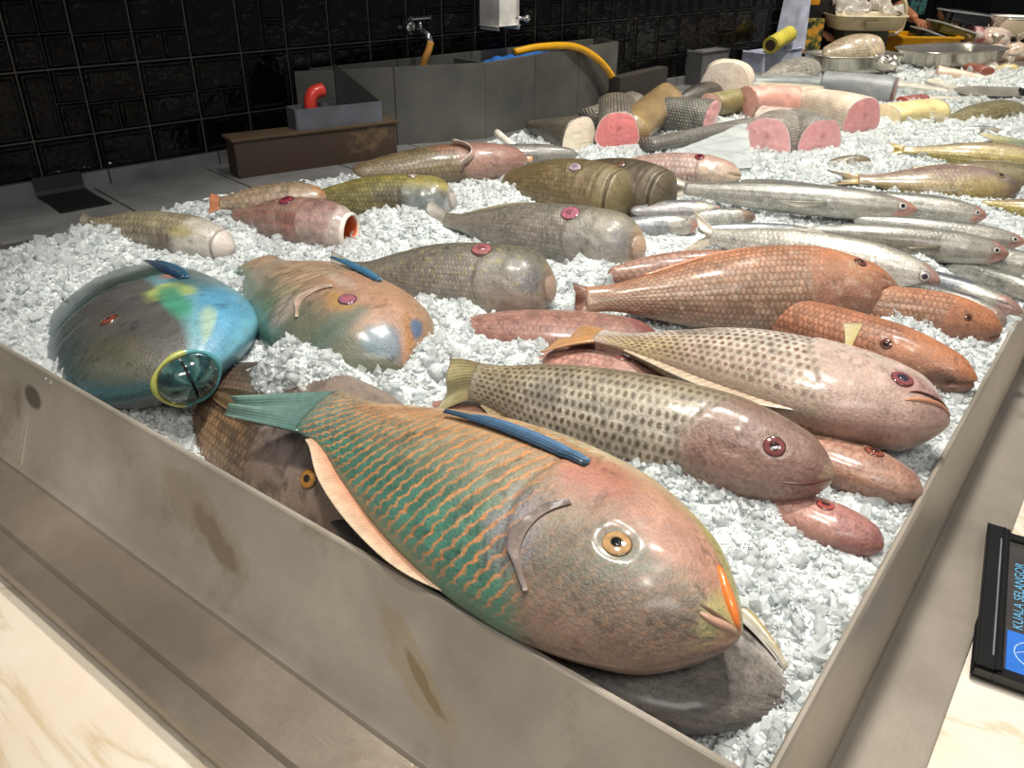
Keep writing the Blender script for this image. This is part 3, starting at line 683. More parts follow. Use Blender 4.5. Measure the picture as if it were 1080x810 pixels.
M_SILVER = fish_mat('silver_skin', 'edge', (120, 118, 108), .35, .0005, .22, .7, metal=.25)
M_YELLOW = fish_mat('yellow_bream_skin', 'edge', (120, 100, 40), .5, .0009, .25, .7, metal=.15)
FG = 'fish lying on the ice'

# -- big parrotfish in front
f = Fish('parrotfish', 'big orange and teal parrotfish lying along the front steel panel', FG, (338, 431), (780, 672), (.045, .045), .385, .225, 'parrot_long', 198, .68, None, by=0, scl=.016)
f.sock = [(.80, .06, .024)]
f.body(M_PARROT, painter([(-1, (206, 176, 120)), (-.55, (196, 148, 96)), (-.1, (150, 142, 108)), (.45, (70, 128, 104)), (.8, (60, 140, 116)), (1, (84, 150, 120))],
   [(-1, (206, 190, 120)), (-.75, (206, 150, 112)), (-.35, (190, 132, 106)), (.1, (150, 130, 104)), (.5, (120, 112, 92)), (1, (166, 128, 106))],
   [(.05, 0, .08, 1.2, (110, 130, 116), .7), (.64, .35, .06, .35, (150, 140, 148), .7), (.70, -.45, .07, .25, (196, 112, 84), .7), (.86, -.4, .09, .35, (206, 146, 118), .8), (.82, .12, .05, .3, (128, 138, 118), .7),
    (.9, .5, .08, .4, (128, 100, 80), .6), (.93, -.9, .12, .16, (190, 190, 80), .8), (.985, -.45, .03, .35, (236, 120, 40), .95, .5), (.97, .1, .03, .6, (200, 196, 100), .7), (.995, .45, .02, .4, (206, 156, 120), .7), (.62, -.9, .2, .2, (214, 206, 160), .6)], (.11, 16)), 170, 120)
f.eye(.80, .06, .024, (116, 122, 104), (196, 146, 86), (16, 14, 14), pr=.34, bulge=.45)
f.pect_flush(.665, -.50, .33, .02, .065, (84, 140, 190), (40, 70, 96), tipoff=.006)
f.crease([(.997, .05), (.97, .12), (.945, .14)], .0035, (110, 84, 66))
f.flap([(.70, -.05), (.672, .2), (.675, .5), (.72, .75)], .020, (150, 124, 108), (128, 112, 108), .004)
f.crease([(.995, -.28), (.968, -.48), (.93, -.66)], .009, (232, 128, 56), 'lips')
f.crease([(.998, .12), (.975, .26), (.95, .27)], .007, (190, 150, 128), 'lips')
f.edge_fin('dorsal_fin', .06, .56, 1, [(0, .05), (.2, .11), (.6, .12), (.9, .07), (1, .02)], (226, 124, 58), (236, 206, 166), lean=.5, side=.3, rays=56, sway=.2)
f.tail(.25, .02, .1, (84, 128, 120), (120, 166, 152), curl=.0, drop=.0, narrow=.8, rot=.42)
FISH3 = f

# -- blue parrotfish, head on
f = Fish('parrotfish', 'blue and charcoal parrotfish facing out with a dark teal beak at the left corner', FG, (-1.72, .80, -.045), (-1.03, .575, .012), None, .45, .19, 'parrot', 190, .60, None, scl=.016)
f.body(M_BLUE, painter([(-1, (50, 126, 140)), (-.5, (40, 92, 90)), (.1, (58, 70, 66)), (.7, (50, 92, 92)), (1, (40, 110, 130))],
   [(-1, (96, 190, 216)), (-.62, (74, 168, 206)), (-.34, (110, 186, 200)), (-.2, (100, 100, 96)), (.1, (96, 92, 90)), (.5, (84, 84, 78)), (.85, (60, 84, 84)), (1, (50, 110, 120))],
   [(.70, -.36, .06, .22, (186, 210, 80), .9), (.78, -.30, .09, .13, (50, 170, 130), .9), (.60, -.75, .1, .5, (40, 100, 104), .8), (.57, -.5, .05, .2, (206, 132, 110), .8), (.85, -.7, .15, .25, (66, 170, 220), .6), (.9, -.55, .07, .1, (210, 226, 130), .5), (.9, .55, .1, .3, (104, 100, 70), .5)], (.1, 14), hmask=.0), 150, 110)
f.eye(.74, .32, .021, (130, 170, 90), (150, 60, 44), (70, 50, 46), pr=.3, bulge=.4)
f.beak(.036, .044, .034, .006)
f.pect_flush(.62, -.55, .30, .05, .10, (24, 110, 150), (20, 50, 90), tipoff=.008)
f.edge_fin('dorsal_fin', .2, .72, 1, [(0, .06), (.5, .1), (1, .03)], (40, 120, 170), (40, 110, 160), lean=.6)
f.tail(.2, .4, .2, (60, 120, 130), (60, 150, 170))
F1 = f

# -- tan parrotfish
f = Fish('parrotfish', 'tan parrotfish with a bright blue pectoral fin and blue marked snout', FG, (-1.33, .925, .02), (-.795, .785, .02), None, .44, .27, 'parrot', 190, .62, None, scl=.018)
f.body(M_PARROT2, painter([(-1, (176, 150, 112)), (-.4, (192, 156, 118)), (.2, (186, 150, 112)), (.7, (104, 136, 110)), (1, (60, 140, 128))],
   [(-1, (196, 150, 104)), (-.4, (206, 150, 110)), (.1, (180, 138, 104)), (.5, (122, 124, 98)), (1, (110, 120, 100))],
   [(.6, .6, .05, .25, (180, 160, 150), .7), (.75, .12, .06, .14, (204, 150, 50), .8), (.84, .45, .05, .5, (96, 124, 110), .7), (.95, .05, .05, .5, (86, 134, 160), .8), (.95, -.55, .05, .16, (214, 140, 40), .8), (.93, -.72, .03, .14, (58, 120, 170), .9), (.62, -.2, .1, .12, (216, 190, 172), .6)], (.11, 14)), 130, 96)
f.flap([(.665, .0), (.64, .2), (.645, .45), (.69, .6)], .022, (186, 152, 124), (196, 170, 150), .004)
f.eye(.76, .02, .028, (110, 120, 130), (160, 90, 110), (190, 110, 120), pr=.3, bulge=.4)
f.pect_flush(.70, -.58, .28, .04, .06, (60, 140, 180), (40, 100, 140), tipoff=.008)
f.edge_fin('dorsal_fin', .1, .6, 1, [(0, .05), (.5, .09), (1, .03)], (70, 150, 150), (210, 150, 90), lean=.6, side=-.5)

# -- brown fish wedged by the front panel
f = Fish('parrotfish', 'brown parrotfish with dark ragged fins wedged under the tail of the big one', FG, (-1.22, .63, -.075), (-.53, .60, -.065), None, .40, .17, 'parrot_long', 226, .55, None, scl=.011)
f.body(M_DARK, painter([(-1, (96, 80, 66)), (0, (150, 116, 82)), (1, (120, 92, 62))], [(-1, (150, 128, 112)), (0, (166, 140, 122)), (1, (140, 110, 90))],
   [(.55, -.2, .09, .5, (176, 156, 150), .7), (.7, -.3, .1, .3, (110, 92, 84), .6), (.9, 0, .08, .6, (170, 136, 112), .6), (.35, .2, .1, .6, (170, 128, 76), .7)], (.16, 16), spots=(38, (70, 56, 48), .6), hmask=.1))
f.eye(.68, .10, .020, (150, 100, 60), (216, 140, 40), (40, 26, 14), pr=.35)
f.pect_flush(.50, -.22, .26, -.05, .14, (74, 60, 40), (140, 108, 62), rays=14)
f.edge_fin('dorsal_fin', .2, .6, 1, [(0, .08), (.5, .12), (1, .03)], (60, 52, 40), (40, 36, 30), lean=.6)

# -- dark fish under the big parrotfish
f = Fish('parrotfish', 'charcoal mottled fish lying underneath the big orange and teal parrotfish', FG, (-.78, .60, -.08), (-.112, .615, -.055), None, .42, .16, 'parrot_long', 172, .74, None, scl=.012)
f.body(M_DARK, painter([(-1, (130, 122, 114)), (-.2, (96, 88, 80)), (.4, (84, 76, 68)), (1, (70, 62, 54))], [(-1, (190, 184, 176)), (0, (150, 142, 134)), (1, (104, 96, 88))],
   [(.9, -.4, .12, .5, (186, 180, 170), .6), (.95, .4, .08, .5, (120, 110, 98), .6)], (.22, 18), spots=(40, (56, 52, 48), .75), hmask=.4), 130, 90)
f.pect_flush(.97, -.35, .17, .03, .10, (206, 176, 96), (190, 186, 176), rays=5, tipoff=.012)
f.pect_flush(.985, -.62, .15, .02, .07, (214, 190, 130), (176, 170, 160), rays=4, tipoff=.012, name='pelvic_fin')

# -- large spotted snapper
snap_stops = [(-1, (244, 238, 220)), (-.5, (240, 234, 222)), (0, (230, 220, 204)), (.5, (212, 194, 172)), (1, (186, 158, 132))]
snap_head = [(-1, (240, 226, 206)), (-.3, (236, 212, 196)), (.3, (220, 184, 166)), (1, (196, 152, 134))]
f = Fish('snapper', 'large pale spotted snapper with a yellow fin standing up from its flank', FG, (632, 355), (1002, 446), (.055, .055), .40, .26, 'snapper', 172, .68, None, by=-.02, scl=.0115)
f.sock = [(.865, .42, .03)]
f.body(M_SNAP, painter(snap_stops, snap_head, [(.3, .0, .06, .4, (90, 84, 76), .5), (.78, -.5, .06, .25, (220, 140, 110), .6), (.9, .25, .06, .35, (186, 120, 108), .6), (.97, .3, .05, .5, (150, 92, 100), .6), (.15, .7, .12, .4, (196, 170, 90), .6), (.75, -.75, .2, .2, (234, 214, 190), .7)], (.08, 20), hmask=.04), 150, 110)
f.crease([(.998, .02), (.95, .40), (.89, .62)], .005, (70, 40, 34))
f.crease([(.992, .25), (.945, .58), (.885, .76)], .007, (190, 134, 104), 'lower_lip')
f.crease([(.80, -.55), (.765, -.2), (.76, .2), (.80, .6)], .0022, (196, 160, 146), 'gill_cover')
f.eye(.865, .38, .028, (206, 130, 120), (150, 66, 70), (60, 50, 66), pr=.45, bulge=.45)
f.pect(.70, -.72, .115, .045, -75, (216, 190, 90), (238, 226, 170), lift=1.2, rays=7)
f.edge_fin('dorsal_fin', .12, .66, 1, [(0, .04), (.4, .10), (.9, .08), (1, .02)], (206, 170, 130), (226, 206, 170), lean=1.2, side=-.3, rays=22)
f.edge_fin('anal_fin', .14, .3, -1, [(0, .06), (.5, .12), (1, .03)], (226, 196, 100), (240, 226, 180), lean=1.2)
f.edge_fin('pelvic_fin', .5, .62, -1, [(0, .03), (.6, .10), (1, .02)], (226, 196, 120), (240, 226, 180), lean=1.5)
f.tail(.17, .5, .28, (222, 150, 66), (216, 156, 84), drop=.04)

# -- smaller spotted snapper
f = Fish('snapper', 'slender spotted snapper half covered by ice behind the big parrotfish', FG, (500, 402), (880, 503), (.05, .045), .27, .22, 'slim', 60, .70, None, by=.0, scl=.0105)
f.sock = [(.855, .32, .026)]
f.body(M_SNAP2, painter([(-1, (206, 180, 140)), (0, (206, 196, 176)), (.5, (190, 178, 150)), (1, (150, 130, 98))], [(-1, (186, 140, 122)), (0, (176, 130, 112)), (1, (150, 112, 92))],
   [(.25, .2, .06, .5, (110, 108, 104), .5), (.95, -.2, .05, .5, (166, 112, 100), .7), (.99, 0, .02, .9, (206, 170, 130), .7), (.08, 0, .1, 1.2, (168, 146, 96), .6)], (.1, 18), hmask=.2), 150, 100)
f.eye(.855, .32, .026, (180, 120, 110), (140, 64, 64), (60, 34, 40), pr=.4)
f.crease([(.995, -.30), (.95, -.38), (.89, -.42)], .004, (90, 50, 44))
f.edge_fin('anal_fin', .05, .45, -1, [(0, .06), (.3, .2), (1, .06)], (206, 176, 90), (222, 190, 140), lean=.8, side=.5)
f.tail(.13, .3, .2, (166, 146, 90), (200, 186, 120), drop=.05)

# -- pink fish between the two snappers
pink = [(-1, (236, 206, 190)), (0, (222, 170, 154)), (1, (206, 140, 120))]
def simple(name, label, t, h, z, hr, wr, shape, phi, mat, stops, head, blobs=(), eye=None, tail=None, mouth=None, lips=None, pects=(), fins=(), nu=90, nv=60, scl=.012, gill=.72, mot=(.12, 16), spots=None, by=0, bz=0, hmask=.2, grp=FG, dy=0, trunc=None, ring=None, lipc=None):
    f = Fish(name, label, grp, t, h, z, hr, wr, shape, phi, gill, mouth, by=by, bz=bz, scl=scl, dy=dy, trunc=trunc, ring=ring, rt=tail is None)
    if eye: eye = list(eye); eye[2] *= .92; f.sock = [(eye[0], eye[1], eye[2])]
    f.body(mat, painter(stops, head, blobs, mot, spots, hmask=hmask, lipc=lipc), nu, nv)
    if eye: f.eye(*eye[:3], *eye[3:])
    if tail: f.tail(*tail)
    if lips: f.lips(*lips)
    for p in pects: f.pect(*p)
    for e in fins: f.edge_fin(*e)
    return f
simple('snapper', 'pale pink fish showing only its head between the two spotted snappers', (540, 372), (705, 409), (.0, .012), .36, .24, 'slim', 165, M_PINK, pink, pink, [(.9, .2, .06, .6, (226, 150, 130), .6)], (.72, .12, .05, (226, 150, 140), (206, 110, 110), (150, 70, 70)), mouth=(.9, 0, 0))
simple('snapper', 'dark pink fish peeping out under the slender spotted snapper', (440, 425), (640, 475), (-.01, -.01), .30, .22, 'slim', 165, M_PINK, [(-1, (150, 96, 84)), (1, (170, 116, 90))], [(-1, (176, 120, 96)), (1, (166, 112, 84))], (), (.42, .2, .03, (180, 130, 90), (150, 90, 60), (40, 24, 20)))
simple('snapper', 'red scaled fish lying under the orange tail fin and the grey grunt', (430, 345), (700, 362), (.0, .0), .30, .2, 'snapper', 175, M_PINK, [(-1, (206, 156, 136)), (1, (160, 110, 92))], [(-1, (176, 100, 92)), (1, (140, 70, 66))], gill=.9, scl=.011)
# -- fish by the right rail
simple('snapper', 'brown pink fish with its head pointing to the right rail under the large snapper', (780, 452), (973, 521), (.008, .0), .40, .28, 'slim', 160, M_PINK, [(-1, (226, 180, 150)), (1, (196, 140, 104))], [(-1, (230, 200, 184)), (-.2, (214, 170, 150)), (.4, (190, 130, 100)), (1, (196, 146, 120))], [(.9, .1, .06, .5, (166, 110, 90), .5)], (.72, .22, .055, (206, 140, 110), (160, 70, 50), (70, 40, 36)), spots=(30, (160, 110, 84), .5))
simple('snapper', 'small red fish head poking from the ice nearest the right rail', (770, 515), (932, 577), (-.008, -.008), .40, .3, 'slim', 165, M_PINK, pink, [(-1, (214, 150, 140)), (.2, (196, 124, 112)), (1, (176, 104, 94))], [(.95, 0, .06, .8, (160, 96, 92), .6)], (.62, .25, .06, (232, 180, 166), (200, 70, 66), (60, 24, 30)))
# -- orange snappers
orst = [(-1, (172, 134, 104)), (-.2, (184, 144, 112)), (.5, (192, 136, 94)), (1, (212, 130, 68))]
orhd = [(-1, (160, 110, 86)), (0, (186, 122, 88)), (.5, (210, 126, 66)), (1, (222, 130, 58))]
simple('snapper', 'orange snapper with a dark smudge on its snout behind the large pale snapper', (618, 316), (949, 309), (.05, .045), .29, .22, 'snapper', 48, M_ORANGE, orst, orhd, [(.94, -.3, .045, .22, (60, 40, 44), .85), (.78, .2, .08, .3, (206, 140, 90), .6)], (.84, .55, .022, (170, 90, 50), (120, 60, 40), (60, 30, 24)), (.05, .4, .1, (150, 92, 62), (130, 80, 60)), (.9, -.25, 0), fins=[('dorsal_fin', .2, .75, 1, [(0, .05), (.5, .06), (1, .02)], (230, 140, 60), (226, 120, 40), 1.2)], nu=130, nv=90, scl=.0095, spots=(40, (230, 206, 170), .35), by=.012)
simple('snapper', 'orange snapper head lying in ice right of the milkfish', (840, 318), (1057, 350), (.03, .012), .30, .22, 'slim', 80, M_ORANGE, orst, orhd, [(.7, -.5, .1, .2, (120, 80, 60), .6)], (.80, .45, .02, (170, 90, 50), (120, 60, 40), (60, 30, 24)), mouth=(.93, -.3, 0), scl=.009)
simple('snapper', 'orange brown snapper tucked right behind the head of the large pale snapper', (755, 316), (1031, 404), (.02, .01), .225, .2, 'slim', 75, M_ORANGE, [(-1, (150, 96, 66)), (0, (190, 116, 70)), (1, (200, 120, 64))], orhd, [(.9, -.1, .06, .3, (80, 50, 40), .75)], (.70, .40, .022, (150, 80, 44), (110, 60, 40), (50, 28, 24)), mouth=(.92, -.25, 0), scl=.009)
simple('snapper', 'reddish brown fish lying behind the orange snapper with the dark snout', (640, 290), (800, 282), (.03, .04), .26, .2, 'slim', 60, M_ORANGE, [(-1, (170, 120, 100)), (1, (186, 134, 110))], None, scl=.014)

# -- grey grunts and groupers facing right
gst = [(-1, (176, 166, 152)), (-.2, (150, 140, 130)), (.4, (128, 122, 110)), (1, (110, 106, 94))]
ghd = [(-1, (190, 172, 156)), (-.3, (158, 146, 136)), (.2, (140, 136, 124)), (.7, (126, 124, 104)), (1, (120, 116, 96))]
simple('grunt', 'grey grunt with yellow flecks and thick pale lips in front of its twin', (368, 285), (587, 306), (.035, .04), .36, .30, 'grunt', 50, M_GREY, gst, ghd, [(.9, -.05, .08, .4, (112, 112, 120), .6), (.97, -.2, .04, .8, (170, 150, 136), .6)], (.66, .62, .050, (170, 110, 100), (176, 96, 96), (150, 90, 96)), ring=((.955, .10),), lipc=(214, 176, 146), spots=(55, (190, 170, 60), .5), nu=120, nv=84, fins=[('dorsal_fin', .15, .6, 1, [(0, .03), (.5, .05), (1, .02)], (120, 116, 100), (140, 134, 116), 1.2)], scl=.007, tail=(.14, .4, .3, (150, 144, 130), (170, 164, 150)))
simple('grunt', 'grey grunt with pale orange lips lying behind its flecked twin', (470, 232), (681, 264), (.035, .04), .30, .27, 'grunt', 55, M_GREY, gst, [(-1, (196, 184, 170)), (-.3, (160, 154, 148)), (.3, (150, 144, 128)), (1, (126, 122, 100))], [(.93, .0, .05, .4, (120, 124, 130), .6)], (.66, .52, .045, (190, 120, 120), (176, 90, 110), (150, 90, 106)), ring=((.95, .10),), lipc=(226, 180, 140), spots=(50, (176, 160, 110), .35), nu=120, nv=84, scl=.007, fins=[('dorsal_fin', .1, .6, 1, [(0, .06), (.5, .1), (1, .02)], (120, 116, 90), (160, 150, 110), 1.4)], tail=(.16, .4, .3, (160, 154, 140), (190, 184, 172)))
grst = [(-1, (150, 126, 84)), (0, (136, 112, 66)), (1, (110, 92, 52))]
simple('grouper', 'olive brown grouper with a pale clouded eye and wide closed mouth', (530, 190), (662, 212), (.045, .05), .46, .36, 'grouper', 50, M_OLIVE, grst, grst, [(.95, 0, .04, 1.5, (140, 124, 76), .5)], (.62, .45, .046, (160, 140, 110), (170, 140, 150), (150, 130, 146)), ring=((.80, .06), (.90, .22)), lipc=(146, 128, 76), spots=(26, (96, 70, 36), .5), scl=.009, hmask=.3)
simple('grouper', 'darker grouper with a sunken eye right behind the olive brown one', (590, 186), (707, 210), (.045, .05), .46, .36, 'grouper', 50, M_OLIVE, [(-1, (130, 110, 84)), (1, (74, 62, 42))], [(-1, (136, 116, 90)), (1, (84, 70, 50))], (), (.58, .5, .045, (120, 90, 70), (116, 80, 66), (110, 76, 66)), ring=((.80, .06), (.91, .22)), lipc=(120, 104, 76), spots=(26, (60, 48, 30), .5), scl=.009, hmask=.3)
simple('wrasse', 'olive yellow fish with pale lips and a dark cheek near the wooden block', (318, 208), (482, 213), (.05, .05), .33, .27, 'grunt', 45, M_OLIVE, [(-1, (150, 140, 84)), (0, (128, 120, 50)), (.6, (150, 136, 44)), (1, (140, 128, 48))], [(-1, (160, 160, 136)), (-.4, (110, 124, 130)), (0, (110, 112, 90)), (.4, (166, 150, 40)), (1, (150, 140, 50))], [(.6, -.3, .12, .4, (70, 60, 46), .8), (.97, 0, .035, 1.5, (190, 196, 200), .8)], (.72, .72, .035, (190, 160, 120), (170, 140, 130), (130, 110, 104)), ring=((.955, .10),), lipc=(206, 194, 182), scl=.009, mot=(.2, 14))
f = simple('snapper', 'brown fish with its pale gill cover flared open next to the wooden block', (372, 180), (556, 168), (.06, .06), .24, .2, 'slim', 35, M_OLIVE, [(-1, (150, 126, 90)), (0, (130, 106, 66)), (1, (116, 96, 60))], [(-1, (196, 150, 130)), (0, (176, 118, 100)), (1, (150, 104, 84))], [(.9, 0, .09, 1, (176, 116, 100), .6), (.5, .3, .06, .4, (176, 96, 80), .5)], None, gill=.62, trunc=.35)
f.open_mouth(.15, (206, 120, 50), (120, 40, 20), (226, 170, 130))
p, n = f.surf(.60, -.1)
f.grid('gill_cover', lambda A, R: p+np.multiply.outer((R-.2)*.06*f.L*np.sin(A*math.pi)**.5, -.3*f.X+.9*n*.5)+np.multiply.outer((A-.5)*.17*f.L, f.D)+np.multiply.outer(-.10*f.L*(A-.5)**2*4+.06*f.L, f.X)+np.multiply.outer(R*.008, n), 30, 10, .006, lambda A, R: lin((206, 150, 126))+(lin((226, 206, 186))-lin((206, 150, 126)))*R[..., None], M_LIP, 3)
f = simple('snapper', 'reddish fish with a gaping orange mouth and glassy red eye', (246, 226), (367, 243), (.04, .04), .30, .27, 'grunt', 50, M_PINK, [(-1, (190, 156, 140)), (0, (162, 126, 110)), (1, (146, 118, 98))], [(-1, (210, 180, 170)), (0, (176, 136, 124)), (.5, (158, 116, 106)), (1, (160, 126, 112))], [(.97, 0, .06, 2, (226, 206, 196), .7), (.6, -.3, .08, .4, (150, 80, 70), .6)], (.52, .6, .06, (196, 150, 146), (150, 50, 64), (120, 36, 56)), trunc=1.3, mot=(.2, 16))
f.open_mouth(.2)
simple('snapper', 'tan striped fish with a ragged orange tail behind the gaping red fish', (232, 214), (345, 208), (.05, .06), .34, .24, 'slim', 40, M_GREY, [(-1, (176, 150, 120)), (0, (170, 140, 106)), (1, (150, 124, 92))], None, [(.95, .3, .08, .8, (206, 140, 60), .7)], None, (.12, .5, .1, (196, 116, 60), (206, 120, 60)), scl=.016)
simple('snapper', 'pale grey and yellow fish with a white snout at the far left of the ice', (95, 240), (247, 262), (.035, .03), .30, .26, 'slim', 65, M_GREY, [(-1, (206, 198, 180)), (0, (150, 140, 116)), (.5, (166, 152, 110)), (1, (150, 140, 104))], [(-1, (226, 220, 210)), (0, (206, 200, 186)), (1, (196, 190, 170))], [(.72, .3, .08, .3, (176, 160, 60), .7), (.6, -.2, .1, .4, (96, 84, 66), .6), (.97, 0, .06, 1.5, (232, 222, 212), .9)], None, (.1, .3, .2, (150, 140, 116), (160, 150, 130)), ring=((.90, .13),), lipc=(236, 220, 208))
simple('snapper', 'pinkish white fish with a red eye in front of the plastic sheet', (650, 175), (782, 186), (.05, .05), .30, .24, 'slim', 50, M_PINK, [(-1, (226, 206, 192)), (0, (206, 176, 160)), (1, (196, 160, 146))], [(-1, (226, 200, 176)), (0, (214, 180, 150)), (.5, (206, 160, 140)), (1, (210, 170, 154))], [(.97, 0, .05, 1.5, (232, 206, 170), .7)], (.66, .55, .04, (206, 130, 130), (150, 40, 60), (70, 26, 40)), mouth=(.9, -.3, .2))

# -- slim silver fish
sst_ = [(-1, (226, 220, 206)), (-.3, (206, 204, 194)), (.2, (166, 166, 156)), (.6, (140, 142, 134)), (1, (124, 126, 118))]
shd = [(-1, (226, 216, 200)), (0, (190, 184, 170)), (1, (150, 148, 136))]
NOSE = (.96, 0, .06, 2, (220, 140, 118), .85)
def silver(label, t, h, z=(.035, .035), hr=.15, wr=.13, phi=60, tail=None, stops=sst_, head=shd, blobs=(NOSE,), eye=(.93, .05, .02, (226, 220, 206), (196, 190, 176), (24, 24, 28)), name='threadfin', **k):
    return simple(name, label, t, h, z, hr, wr, 'slim', phi, M_SILVER, stops, head, blobs, eye, tail, scl=.009, **k)
FT = (.12, .42, .6, (200, 190, 166), (176, 166, 140))
silver('long grey threadfin with a forked tail next to the pinkish white fish', (722, 199), (968, 222), (.05, .045), .14, .12, 60, FT, pects=[(.62, -.3, .22, .03, -6, (190, 184, 160), (206, 200, 176))])
silver('grey threadfin with a red nose right of the long forked tailed one', (880, 208), (1041, 228), (.045, .04), .19, .15, 60, None)
silver('dark backed threadfin with a salmon nose lying below the two grey ones', (850, 244), (1064, 268), (.05, .045), .175, .14, 62, None, [(-1, (206, 196, 176)), (-.3, (160, 150, 130)), (.2, (116, 112, 100)), (.6, (126, 126, 116)), (1, (150, 150, 142))], pects=[(.66, -.2, .25, .03, -4, (176, 160, 126), (190, 176, 146))])
silver('threadfin half hidden behind the dark backed one', (900, 232), (1082, 256), (.045, .04), .15, .13, 62)
silver('threadfin head at the right edge below the dark backed one', (960, 262), (1110, 284), (.02, .02), .22, .18, 62)
silver('bluish threadfin with a black slit eye lying in the ice by the right edge', (880, 274), (1079, 330), (.015, .01), .17, .15, 75, None, [(-1, (190, 186, 176)), (0, (110, 120, 134)), (.6, (76, 88, 106)), (1, (96, 106, 118))], blobs=((.95, -.1, .07, 2, (206, 140, 122), .7), (.91, .45, .045, .14, (40, 40, 52), .9, .4)), eye=None)
silver('grey threadfin with a rosy snout in front of the bluish one', (930, 300), (1062, 341), (.015, .01), .25, .2, 75, None, [(-1, (190, 180, 166)), (0, (140, 132, 116)), (1, (96, 100, 104))], blobs=((.95, -.1, .08, 2, (206, 146, 126), .6),), eye=None, spots=(50, (90, 86, 76), .5))
silver('threadfin cut by the right edge of the photo above the bluish one', (1000, 282), (1100, 312), (.02, .02), .24, .2, 70)
silver('silver fish with a pink snout in front of the dark grouper', (640, 240), (736, 238), (.02, .025), .26, .22, 60, None, [(-1, (196, 196, 196)), (0, (150, 158, 168)), (1, (120, 126, 130))], eye=(.86, .5, .025, (206, 180, 160), (176, 160, 140), (60, 50, 46)))
silver('silver fish with a salmon nose and ringed eye behind the other small one', (665, 222), (763, 224), (.03, .03), .26, .22, 40, None, [(-1, (190, 186, 190)), (0, (150, 146, 150)), (1, (126, 126, 130))], eye=(.90, -.25, .03, (226, 206, 200), (150, 120, 126), (30, 24, 28)))
silver('small grey fish with a brown nose under the long forked tailed threadfin', (720, 228), (797, 229), (.025, .025), .24, .2, 50, None, blobs=((.9, 0, .12, 2, (150, 104, 80), .8),), eye=None)
silver('blue grey fish lying along the back of the milkfish', (735, 242), (872, 250), (.045, .035), .16, .14, 60, None, [(-1, (190, 186, 176)), (0, (150, 154, 160)), (1, (124, 132, 144))])
silver('pale fish mostly hidden behind the long forked tailed threadfin', (780, 192), (905, 212), (.03, .03), .16, .14, 60, None, eye=None)
mst = [(-1, (240, 234, 222)), (-.2, (236, 230, 216)), (.3, (222, 218, 206)), (.8, (196, 192, 176)), (1, (170, 168, 150))]
f = simple('milkfish', 'shiny white milkfish with a forked tail next to the orange snapper', (750, 250), (992, 297), (.05, .04), .19, .15, 'slim', 70, M_SILVER, mst, mst, [(.97, 0, .05, 2, (222, 156, 136), .8)], (.935, .05, .026, (240, 236, 226), (190, 184, 176), (60, 60, 70)), (.15, .5, .75, (222, 206, 180), (206, 190, 164)), scl=.010, gill=.80, nu=120, nv=80, fins=[('anal_fin', .1, .22, -1, [(0, .1), (.6, .3), (1, .05)], (220, 200, 176), (226, 210, 186), 1.0), ('dorsal_fin', .4, .52, 1, [(0, .05), (.7, .2), (1, .05)], (206, 200, 184), (216, 206, 190), 1.6)], by=.015)
silver('dark grey fish lying under the tail of the milkfish', (728, 268), (850, 282), (.01, .015), .2, .16, 60, None, [(-1, (120, 112, 104)), (0, (84, 78, 74)), (1, (96, 92, 90))], eye=None, blobs=())
# -- yellow breams on the right
yst = [(-1, (176, 160, 60)), (-.3, (190, 168, 60)), (.3, (170, 150, 80)), (1, (150, 120, 110))]
pst = [(-1, (150, 130, 70)), (-.4, (166, 140, 100)), (.1, (166, 144, 130)), (.6, (176, 140, 134)), (1, (206, 150, 140))]
def bream(label, t, h, z, hr, phi, stops, tail=None, **k):
    return simple('bream', label, t, h, z, hr, hr*.55, 'snapper', phi, M_YELLOW, stops, None, k.pop('blobs', ()), (.86, .35, .03, (150, 120, 90), (150, 120, 70), (20, 18, 18)), tail, scl=.011, **k)
bream('purple and yellow bream with a pink back lying behind the threadfins', (905, 189), (1077, 199), (.03, .035), .30, 35, pst, (.22, .18, .5, (200, 160, 40), (90, 80, 60)), blobs=((.75, -.4, .15, .5, (176, 150, 50), .7), (.96, 0, .06, 1.5, (130, 96, 84), .7)))
bream('golden bream curving along the ice above the purple and yellow one', (952, 158), (1110, 171), (.035, .04), .24, 40, yst, (.12, .3, .4, (190, 160, 30), (196, 170, 40)))
bream('dull gold bream hidden behind the purple and yellow one', (960, 178), (1105, 190), (.03, .03), .24, 45, [(-1, (150, 136, 70)), (1, (140, 124, 90))])
bream('golden bream cut by the right edge beside the threadfin heads', (1035, 213), (1140, 228), (.02, .02), .26, 45, yst)
bream('greenish bream with a pale yellow tail near the right edge', (1085, 152), (1180, 158), (.035, .035), .35, 40, [(-1, (190, 170, 70)), (1, (110, 130, 110))], (.62, .16, .3, (120, 150, 124), (190, 176, 100)))
silver('small grey fish beside the pale yellow tail', (1012, 137), (1056, 139), (.03, .03), .26, .2, 50, None, [(-1, (170, 170, 160)), (1, (110, 122, 124))], eye=None, name='bream')
simple('goby', 'olive spotted fish lying alone on the ice behind the golden breams', (1000, 127), (1079, 117), (.03, .03), .24, .2, 'slim', 50, M_OLIVE, [(-1, (206, 186, 130)), (0, (160, 146, 90)), (1, (120, 110, 70))], None, scl=.01, tail=(.2, .3, .1, (196, 180, 130), (190, 176, 140)), spots=(26, (90, 80, 50), .5))
simple('goby', 'small brown fish lying alone on open ice in front of the pink steaks', (872, 172), (919, 171), (.012, .018), .34, .28, 'slim', 50, M_OLIVE, [(-1, (150, 124, 80)), (1, (104, 84, 50))], None, scl=.01)
simple('bream', 'silver scaled fish stretching behind the brown fish with the open gill', (470, 163), (610, 163), (.055, .05), .16, .13, 'slim', 50, M_GREY, [(-1, (170, 166, 156)), (1, (110, 108, 100))], None, scl=.011)
